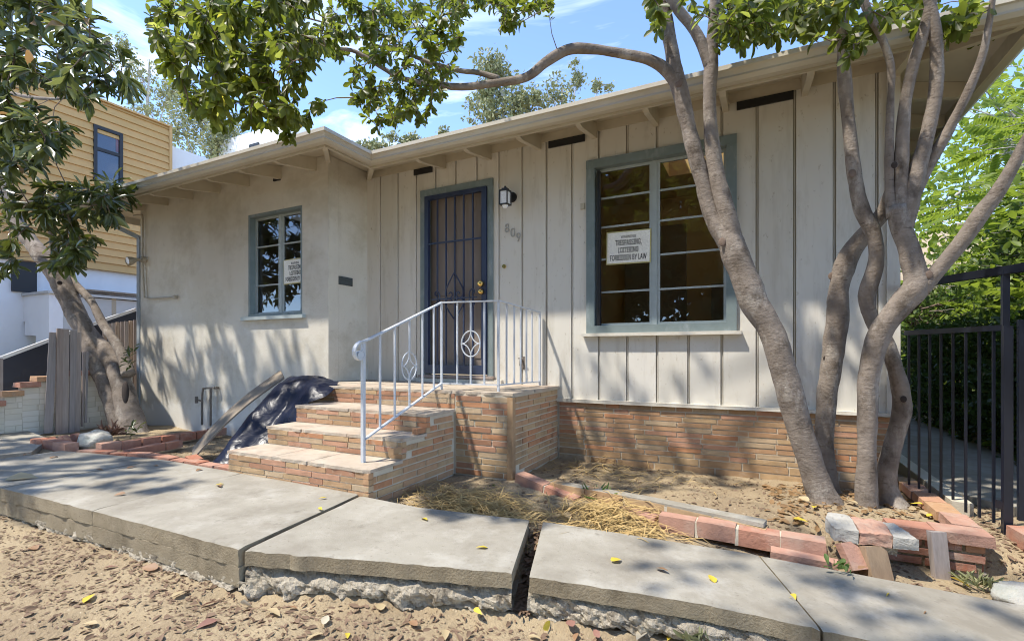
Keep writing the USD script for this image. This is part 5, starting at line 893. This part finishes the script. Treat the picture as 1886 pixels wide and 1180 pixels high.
# ------------------------------------------------------------------ tall yard tree out of the picture whose crown shades the walls
rng = np.random.default_rng(79); yt = thing('yard_tree', 'tall yard tree left of the photographer that shades the end of the walk', 'tree')
Tk = [[-8.3, -.6, 0, .17], [-8.2, -.55, 1.5, .15], [-8.0, -.4, 3.2, .13], [-7.8, -.2, 4.6, .11], [-7.5, 0, 6.0, .06]]; nodes = [limb(yt, 'trunk', Tk)[1]]
for row in ([[-8.0, -.4, 2.6, .07], [-7.2, .3, 3.1, .05], [-6.2, .9, 3.3, .03], [-5.6, 1.1, 3.3, .015]], [[-7.8, -.2, 4.4, .08], [-8.6, .5, 5.2, .05], [-9.4, 1, 5.5, .02]]): nodes.append(limb(yt, 'branch', row, 8)[1])
tips = np.vstack([overhead((-8.4, .3, 5.2), (1.6, 1.4, 1.1), 120, rng), overhead((-6.1, 1.0, 3.4), (1.2, .8, .5), 40, rng)]); mb, ax = grow(np.vstack(nodes)[::2], tips, rng, .005); mb.build('twigs', BARKD, yt, True, kind='stuff')
P, D, U, L, W = rosettes(tips, ax, rng, (8, 13), (.14, .2), .42, .4); obj('leaves', leaves_mesh(P, D, U, L, W), LEAF, yt, 60, kind='stuff')
# ------------------------------------------------------------------ trees beyond
def far_tree(label, base, top, clumps, n, leaf, m, seed, name='background_tree', bark=BARKG, r0=.18, droop=0.0, group=None, limbs=True):
    r = np.random.default_rng(seed); t = thing(name, label, 'tree', group); base, top = V(*base), V(*top)
    q = smooth_path([[*base, r0], [*(base * .5 + top * .5 + r.normal(0, .15, 3)), r0 * .7], [*top, r0 * .25]], .4); MB().tube(q[:, :3], q[:, 3], 8, True, .15).build('trunk', bark, t, True)
    for c, rad, f in clumps:
        c = V(*c); i = r.integers(len(q) // 3, len(q)); a = q[i, :3]; b = smooth_path([[*a, q[i, 3] * .6], [*((a + c) / 2 + V(0, 0, .2) + r.normal(0, .1, 3)), q[i, 3] * .4 + .01], [*c, .012]], .25)
        if limbs: MB().tube(b[:, :3], b[:, 3], 6, True).build('limb', bark, t, True)
    P, mbt = [], MB()
    for c, rad, f in clumps:
        k = int(n * f); sub = max(4, k // 45); cc = V(*c) + unit(r.normal(size=(sub, 3))) * r.random((sub, 1)) ** .5 * np.asarray(rad)
        for s in cc: mbt.tube(np.array([V(*c), (V(*c) + s) / 2 + r.normal(0, .05, 3), s]), [.02, .013, .006], 4, False); P.append(s + r.normal(size=(k // sub, 3)) * np.asarray(rad) * .19)
    if mbt.v: mbt.build('twigs', bark, t, True, kind='stuff')
    P = np.vstack(P); k = len(P); d = unit(r.normal(size=(k, 3)) + V(0, 0, -droop)); L = r.uniform(*leaf, k); obj('crown', leaves_mesh(P, d, r.normal(size=(k, 3)) + V(0, 0, 1), L, L * r.uniform(.35, .6, k)), m, t, 60, kind='stuff'); return t
g = lambda p: V(p[0], p[1], float(ground_z(p[0], p[1])))
def px_clumps(lst, d0): return [(atd(px, py, d0 + dd), V(rx * d0 / F, rx * d0 / F, ry * d0 / F), f) for px, py, rx, ry, dd, f in lst]
c = atd(935, 250, 20); far_tree('dense grey-green tree rising behind the roof left of the sparse one', g(c), atd(925, 170, 20), px_clumps([(920, 130, 45, 28, 0, .25), (900, 185, 32, 35, .5, .25), (955, 195, 38, 45, -.3, .35), (900, 215, 45, 22, .4, .15)], 20), 4200, (.12, .22), FAR1, 1)
c = atd(1040, 250, 20); far_tree('sparse pale tree with bare grey limbs behind the roof', g(c), atd(1035, 165, 20), px_clumps([(1020, 180, 42, 32, 0, .34), (1060, 140, 25, 24, .6, .24), (1105, 152, 24, 20, .2, .15), (990, 195, 30, 30, -.5, .27)], 20), 1300, (.12, .2), FAR1, 2)
c = atd(700, 300, 21); far_tree('low grey-green tree top just above the roof valley', g(c), atd(700, 270, 21), px_clumps([(690, 275, 35, 14, 0, .4), (745, 262, 28, 18, .4, .4), (820, 248, 26, 10, .4, .2)], 21), 1300, (.12, .22), FAR1, 3)
c = atd(395, 280, 26); far_tree('rounded silvery green tree behind the ochre house', g(c), atd(390, 230, 26), px_clumps([(370, 220, 50, 38, 0, .3), (410, 255, 45, 45, -.5, .35), (335, 235, 40, 45, .5, .2), (400, 290, 60, 40, 0, .15)], 26), 4600, (.12, .24), FAR1, 4)
c = atd(280, 280, 29); far_tree('tall thin tree with wispy grey crown behind the ochre house', g(c), atd(275, 110, 29), px_clumps([(265, 150, 40, 32, 0, .35), (225, 90, 26, 38, .5, .2), (310, 170, 38, 30, -.4, .3), (275, 210, 42, 22, 0, .15)], 29), 2100, (.14, .26), FAR1, 5)
# bright trees on the right-hand slope, with feathery fronds
def frond_tree(label, base, h, spread, nf, seed, name='slope_tree'):
    r = np.random.default_rng(seed); t = thing(name, label, 'tree'); base = V(*base); top = base + V(0, 0, h); q = smooth_path([[*base, .07], [*(base + V(.1, 0, h * .5)), .055], [*top, .02]], .2); MB().tube(q[:, :3], q[:, 3], 8).build('trunk', BARKG, t, True)
    PP, DD, UU, LL = [], [], [], []; mbt = MB()
    for i in range(nf):
        w = r.uniform(.2, 1.02); a = base + V(0, 0, h * w); dirn = r.uniform(0, 2 * math.pi); R = spread * (1.15 - .55 * w) * r.uniform(.3, 1); o = V(math.cos(dirn), math.sin(dirn), 0)
        s = a + o * R + V(0, 0, r.uniform(-.1, .35) * spread); mbt.tube(np.array([a, (a + s) / 2 + V(0, 0, .08), s]), [.012, .008, .004], 4, False)
        fd = unit(o + r.normal(0, .5, 3) + V(0, 0, .1)); side = unit(np.cross(fd, V(0, 0, 1) + r.normal(0, .25, 3))); Lf = r.uniform(.35, .6); n = 11
        for k in range(n):
            u = (k + .5) / n; p = s + fd * Lf * u - V(0, 0, .22 * Lf * u * u)
            for sg in (-1, 1): PP.append(p); DD.append(side * sg + fd * .45 - V(0, 0, .15)); UU.append(np.cross(fd, side) * -1 + r.normal(0, .2, 3)); LL.append(.12 * math.sin(math.pi * (.18 + .72 * u)) + .02)
    mbt.build('twigs', BARKG, t, True, kind='stuff'); PP, DD, UU, LL = map(np.array, (PP, DD, UU, LL)); obj('crown', leaves_mesh(PP, unit(DD), UU + V(0, 0, .01), LL, LL * .42), FAR2, t, 60, kind='stuff')
for i, (x, y, h, sp_, nf, lb_) in enumerate(((3.7, 6.2, 3.6, 1.3, 200, 'feathery bright green tree nearest behind the hedge'), (5.0, 7.6, 4.2, 1.6, 210, 'feathery yellow-green tree in the middle of the slope'), (3.6, 8.4, 3.6, 1.4, 190, 'feathery green tree behind the house corner'), (6.4, 10.0, 4.6, 2.0, 200, 'feathery pale green tree high on the slope'), (4.4, 11.0, 4.2, 2.0, 190, 'feathery green tree at the rear of the side path'), (5.2, 5.6, 4.4, 1.6, 170, 'feathery green tree at the right picture edge'))):
    frond_tree(lb_, g((x, y)) - V(0, 0, .1), h, sp_, nf, 40 + i)
for i, (x, y, h, rr_) in enumerate(((8.5, 12, 6, 2.6), (5.5, 15, 6, 2.8), (10, 8, 5.5, 2.4), (8.0, 17, 7, 3.0))):
    b = g((x, y)); far_tree(['leafy green tree up the slope behind the feathery trees', 'leafy green tree above the rear of the side path', 'leafy green tree beyond the right picture edge', 'leafy green tree at the top of the slope'][i], b, b + V(0, 0, h * .8), [(b + V(0, 0, h * .75), (rr_, rr_, h * .28), .4), (b + V(rr_ * .6, 0, h * .5), (rr_ * .7, rr_ * .7, h * .25), .3), (b + V(-rr_ * .6, .3, h * .45), (rr_ * .7, rr_ * .7, h * .25), .3)], 2600, (.16, .3), FAR2, 60 + i, 'slope_tree')
# hedge behind the fence
r = np.random.default_rng(12); hg = thing('hedge', 'dark clipped hedge along the side path behind the black fence', 'hedge'); N = 15000
hx, hy, hz = r.uniform(0, 1, (3, N)); hx = np.where(r.random(N) < .6, hx * .25, hx); X = 2.22 + hx * .95; Y = 3.6 + hy * 6.4; top = .25 + .28 * meshkit.fbm(np.stack([X * 1.5, Y * 1.5, 0 * X], 1), 3, 3); Z = RZ(-1.05) + hz ** .8 * (top + 1.05); bump_ = (meshkit.fbm(np.stack([X * 0, Y * 2.2, Z * 2.2], 1), 3, 4) - .5) * .5; X = X + bump_
P = np.stack([X, Y, Z], 1); D = unit(r.normal(size=(N, 3)) + V(-.5, -.2, .3)); L = r.uniform(.05, .10, N)
obj('foliage', leaves_mesh(P, D, r.normal(size=(N, 3)) + V(-.3, 0, 1), L, L * .5), HEDGE, hg, 60, kind='stuff')
mb = MB()
for i in range(16): y = 3.8 + i * .4; mb = MB(); mb.tube([(2.7, y, RZ(-1.15)), (2.72, y + .05, RZ(-.4)), (2.68, y, RZ(.2))], [.03, .02, .01], 6).build('stem', BARKD, hg, True)
for i, (x, y, h, rr_) in enumerate(((3.7, 5.2, 3.0, 1.2), (3.6, 7.0, 3.0, 1.2), (3.7, 8.8, 3.1, 1.3), (4.3, 10.6, 3.3, 1.4), (5.6, 5.6, 3.2, 1.5), (5.8, 8.6, 3.6, 1.7), (2.9, 12.2, 3.2, 1.5))):
    b = g((x, y)) - V(0, 0, .15); far_tree('bright green bush ' + ['nearest the gate above the hedge', 'above the middle of the hedge', 'behind the far part of the hedge', 'behind the end of the side path', 'up the slope at the right picture edge', 'up the slope in the middle', 'closing off the rear of the side path'][i], b, b + V(0, 0, h * .6), [(b + V(0, 0, h * .42), (rr_, rr_, h * .45), .5), (b + V(.3, .5, h * .6), (rr_ * .7, rr_ * .7, h * .35), .25), (b + V(-.2, -.5, h * .55), (rr_ * .7, rr_ * .7, h * .35), .25)], 3600, (.09, .16), FAR2 if i % 2 else FAR3, 100 + i, 'slope_bush', BARKD, .05)
# trees across the street behind the photographer, seen only in the window panes
for i, (x, y, h, rr_) in enumerate(((-9, -11, 11, 3.6), (-3.5, -12, 12, 3.8), (2.5, -11, 11.5, 3.8), (8, -11, 11, 3.6))):
    b = g((x, y)); far_tree(['street tree opposite the stucco wing', 'street tree opposite the steps', 'street tree opposite the large window', 'street tree opposite the right house corner'][i], b, b + V(0, 0, h * .8), [(b + V(0, 0, h * .7), (rr_, rr_, h * .28), .4), (b + V(rr_ * .6, 0, h * .4), (rr_ * .9, rr_ * .9, h * .28), .3), (b + V(-rr_ * .6, .3, h * .36), (rr_ * .9, rr_ * .9, h * .28), .3)], 9500, (.42, .62), REARL, 80 + i, 'street_tree', BARKD)

# ------------------------------------------------------------------ litter, straw, weeds
r = np.random.default_rng(91)
yf_ = lambda x: np.interp(x, [-7, -2.36, -1.05, .25, 1.0, 2.4], [1.5, 1.61, 2.1, 2.43, 2.53, 2.7])
def gz(x, y):
    p = np.stack([x, y, 0 * x], -1); return ground_z(x, y) + (meshkit.fbm(p * 2.2, 4, 1) - .5) * .075 + (meshkit.fbm(p * 13, 3, 2) - .5) * .03
def litter(name, n, region, size, m, label, cat, zoff=.004):
    x, y = region(n); z = gz(x, y) + zoff; k = len(x); th = r.uniform(0, 6.28, k); D = np.stack([np.cos(th), np.sin(th), r.normal(0, .1, k)], 1); L = size[0] + (size[1] - size[0]) * r.random(k) ** 2.2
    return obj(name, leaves_mesh(np.stack([x, y, z], 1), unit(D), r.normal(0, .35, (k, 3)) + V(0, 0, 1), L, L * r.uniform(.25, .6, k)), m, None, 60, label=label, cat=cat, kind='stuff')
def front(n):
    x = r.uniform(-5.5, 1.4, n); v = np.abs(r.normal(0, .55, n)) + .0; dens = meshkit.fbm(np.stack([x * 1.5, v * 2, 0 * x], 1), 3, 8); k = (dens > .42) | (r.random(n) < .35); x, v = x[k], v[k]; return x, yf_(x) - v
litter('leaf_litter', 10500, front, (.006, .05), LITTER, 'dry leaf litter and bark chips on the sandy soil before the walk', 'leaf litter')
def beds(n):
    x = r.uniform(-2.4, 1.0, n); y = r.uniform(2.75, 4.78, n); yb = np.interp(x, [-2.4, -1.27, -.6, .02, .6, 1], [2.64, 2.8, 3.0, 3.12, 3.15, 3.16]); k = (y > yb) & ~((x < -1.8) & (y > 3.68)) & (r.random(n) < .45 + .55 * np.clip(x, 0, 1)); return x[k], y[k]
litter('leaf_litter', 6500, beds, (.012, .045), LITTER, 'dry leaf litter on the soil of the right brick bed', 'leaf litter')
def treebed(n): return r.uniform(.1, 1.05, n), r.uniform(3.66, 4.6, n)
litter('leaf_litter', 420, treebed, (.03, .09), leaf_mat('orange_litter', (0.5, 0.34, 0.08), (0.5, 0.34, 0.08), 0.7, .15, extra=[(0, (0.25, 0.15, 0.07)), (.4, (.42, .28, .12)), (.7, (.55, .38, .08)), (1, (.6, .5, .25))]), 'yellow and brown fallen leaves heaped around the multi-stem tree', 'leaf litter', .012)
def leftbed(n): return r.uniform(-6.3, -4.1, n), r.uniform(2.75, 4.1, n)
litter('leaf_litter', 700, leftbed, (.015, .05), LITTER, 'dry leaf litter on the soil of the left bed', 'leaf litter')
def rightstrip(n): x = r.uniform(1.17, 1.5, n); return x, r.uniform(3.2, 4.6, n)
litter('leaf_litter', 900, rightstrip, (.015, .05), LITTER, 'dry leaf litter between the planter corner and the fence', 'leaf litter')
def gap(n): t = r.uniform(0, 1, n); u = r.uniform(-.035, .035, n); return -1.01 - .22 * t + u, 2.12 + .70 * t + u * .3
litter('leaf_litter', 420, gap, (.02, .06), LITTER, 'leaves and twigs filling the open gap between two slabs', 'leaf litter', .02)
def slope(n): return r.uniform(2.4, 15, n), r.uniform(2.5, 22, n)
x_, y_ = slope(30000); L_ = r.uniform(.14, .32, 30000); obj('ground_cover', leaves_mesh(np.stack([x_, y_, ground_z(x_, y_) + r.uniform(-.05, .3, 30000)], 1), unit(r.normal(size=(30000, 3)) + V(0, 0, .4)), r.normal(0, .5, (30000, 3)) + V(0, 0, 1), L_, L_ * .5), FAR2, None, 60, label='bright green undergrowth covering the slope behind the hedge', cat='undergrowth', kind='stuff')
def pebbles(n, region, size, label):
    x, y = region(n); z = gz(x, y); b = trimesh.creation.icosphere(0, 1.0); mb = MB()
    for i in range(len(x)): mb.add(b.vertices * r.uniform(*size) * r.uniform(.6, 1.3, 3) * (1, 1, .7) + V(x[i], y[i], z[i]), b.faces)
    mb.build('pebbles', SOIL, None, 40, label=label, cat='pebbles', kind='stuff')
pebbles(1200, front, (.002, .009), 'small stones and clods on the sandy soil before the walk')
def straw(name, n, cx, cy, sx, sy, label, lift=.03, Ls=(.1, .26)):
    mb = MB()
    for i in range(n):
        x, y = r.normal(cx, sx), r.normal(cy, sy); th = r.normal(.15, .7) + (math.pi if r.random() < .5 else 0); L = r.uniform(*Ls); z = float(gz(np.array(x), np.array(y))) + abs(r.normal(0, lift)) * math.exp(-((x - cx) / sx) ** 2 / 2) + .006
        a = V(x, y, z); u = V(math.cos(th), math.sin(th), r.normal(.05, .18)); b = a + u * L * .5 + V(0, 0, r.uniform(0, .03)); e = a + u * L; e[2] = max(float(gz(np.array(e[0]), np.array(e[1]))) + .004, e[2] - .03)
        w = V(-u[1], u[0], .3) * r.uniform(.0015, .004); mb.add([a - w, a + w, b + w, b - w, e], [[0, 1, 2], [0, 2, 3], [3, 2, 4]])
    mb.build(name, STRAW, None, label=label, cat='dry grass', kind='stuff')
straw('dry_grass', 1100, -1.8, 3.0, .30, .16, 'heap of yellow straw between the steps and the slab')
straw('dry_grass', 1000, -.88, 3.22, .2, .17, 'straw spilling over the bricks behind the gap in the slabs', .035)
straw('dry_grass', 260, -1.25, 4.35, .4, .25, 'thin straw on the soil under the brick base', .01)
def leaf_on(px, py, z, kind, L, label, cat='fallen leaf', group=None, m=None):
    p = onZ(px, py, z) + V(0, 0, .006); th = r.uniform(0, 6.28); d = V(math.cos(th), math.sin(th), r.uniform(0, .25)); v, f = leaves_mesh(p[None] - d * L / 2, unit(d[None]), (V(0, 0, 1) + r.normal(0, .3, 3))[None], np.array([L]), np.array([L * r.uniform(.4, .65)]))
    v[:, 2] += max(0, z + .003 - v[:, 2].min()); obj('fallen_leaf', (v, f), m or DRY[kind], None, 60, label=label, cat=cat, group=group)
LW = 'yellow fallen leaf lying on the concrete walk'; GW = 'yellow leaves on the walk'
for px, py, z in ((594, 918, -1.0), (590, 938, -1.0), (782, 957, -1.03), (887, 1010, -1.045), (1135, 1033, -1.09), (1311, 1067, -1.13), (1446, 1101, -1.17), (1462, 1100, -1.17), (1632, 1098, -1.19), (404, 893, -1.0)): leaf_on(px, py, RZ(z), 0, r.uniform(.05, .08), LW, group=GW)
LB_ = 'brown curled fallen leaf lying on the concrete walk'; GB = 'brown leaves on the walk'
for px, py, z in ((48, 838, -1.0), (184, 866, -1.0), (242, 861, -1.0), (287, 858, -1.0), (366, 866, -1.0), (404, 896, -1.0), (220, 912, -1.0), (40, 882, -1.0), (1220, 1050, -1.10), (1700, 1130, -1.2), (1790, 1165, -1.22), (1590, 1046, -1.17), (100, 842, -1.0)): leaf_on(px, py, RZ(z), 1 if px != 40 else 2, r.uniform(.05, .09) if px != 40 else .22, LB_ if px != 40 else 'long pale dry leaf on the left end of the walk', group=GB if px != 40 else None)
LD = 'large dry leaf lying on the sandy soil in front of the walk'; GD = 'large dry leaves on the soil'
for px, py, k in ((275, 1048, 1), (205, 1045, 5), (165, 1102, 0), (385, 1113, 5), (165, 1150, 2), (380, 1150, 5), (950, 1132, 4), (1008, 1158, 0), (1050, 1150, 5), (1098, 1168, 5), (880, 1127, 0), (600, 1142, 4), (580, 1172, 2), (640, 1172, 0), (505, 1130, 2), (760, 1150, 1), (820, 1170, 2), (1180, 1172, 4), (1235, 1175, 0), (700, 1118, 2), (330, 1095, 2), (60, 1010, 1), (110, 1060, 2), (455, 1120, 4), (540, 1120, 1), (1060, 1175, 1), (985, 1175, 2)):
    rr_ = ray(px, py); z = RZ(-1.25)
    for _ in range(4): p = onZ(px, py, z); z = float(gz(np.array(p[0]), np.array(p[1]))) + .006
    cn = ['yellow', 'brown', 'tan', 'dark brown', 'pale', 'reddish'][k]; leaf_on(px, py, z, k, r.uniform(.05, .10), f'{cn} dry leaf lying flat on the sandy soil before the walk', group=f'{cn} dry leaves on the soil')
for i, (px, py) in enumerate(((1480, 920), (1500, 935), (1568, 925), (1690, 930), (1700, 945), (1715, 950), (1680, 938), (1475, 960), (1510, 970), (1660, 900), (1740, 905), (1770, 1075), (1750, 1060), (1550, 1010))):
    z = RZ(-1.1)
    for _ in range(4): p = onZ(px, py, z); z = float(gz(np.array(p[0]), np.array(p[1]))) + .02
    leaf_on(px, py, z, 0 if i % 2 else 2, r.uniform(.06, .1), ('yellow' if i % 2 else 'tan') + ' fallen leaf on the soil around the multi-stem tree', group=('yellow' if i % 2 else 'tan') + ' leaves around the multi-stem tree')
def weed(name, p, n, L, label, m=GRASS, asp=.16, up=1.2, cat='weed'):
    k = n; d = unit(r.normal(size=(k, 3)) * V(1, 1, .3) + V(0, 0, up)); l = r.uniform(*L, k); obj(name, leaves_mesh(np.tile(p, (k, 1)) + r.normal(0, .03, (k, 3)) * V(1, 1, 0), d, r.normal(size=(k, 3)), l, l * asp), m, None, 60, label=label, cat=cat)
gp3 = lambda px, py, z: onZ(px, py, RZ(z))
weed('weed', gp3(1800, 1080, -1.25), 34, (.06, .12), 'small grey-green weed at the foot of the planter corner', FAR1)
weed('weed', gp3(1560, 885, -1.08), 60, (.08, .2), 'green weed behind the trunks of the multi-stem tree', GRASS, .3)
weed('weed', gp3(1545, 1045, -1.15), 14, (.04, .08), 'tiny green weed beside the wood block', GRASS, .4)
weed('weed', gp3(910, 905, -1.15), 12, (.06, .14), 'single green tuft in the straw beside the steps', GRASS, .12)
weed('weed', gp3(1100, 915, -1.1), 16, (.08, .16), 'green blades among straw behind the slab gap', GRASS, .1, .4)
weed('dry_shrub', gp3(192, 805, -1.03) + V(-.1, .1, 0), 70, (.1, .24), 'dead brown spiky shrub between the pale rock and leaning tree', DRY[3], .12, .8, 'shrub')
weed('weed', gp3(1285, 1180, -1.27), 26, (.05, .1), 'grey-green weed under the broken slab edge at the bottom', FAR1, .25, .5)
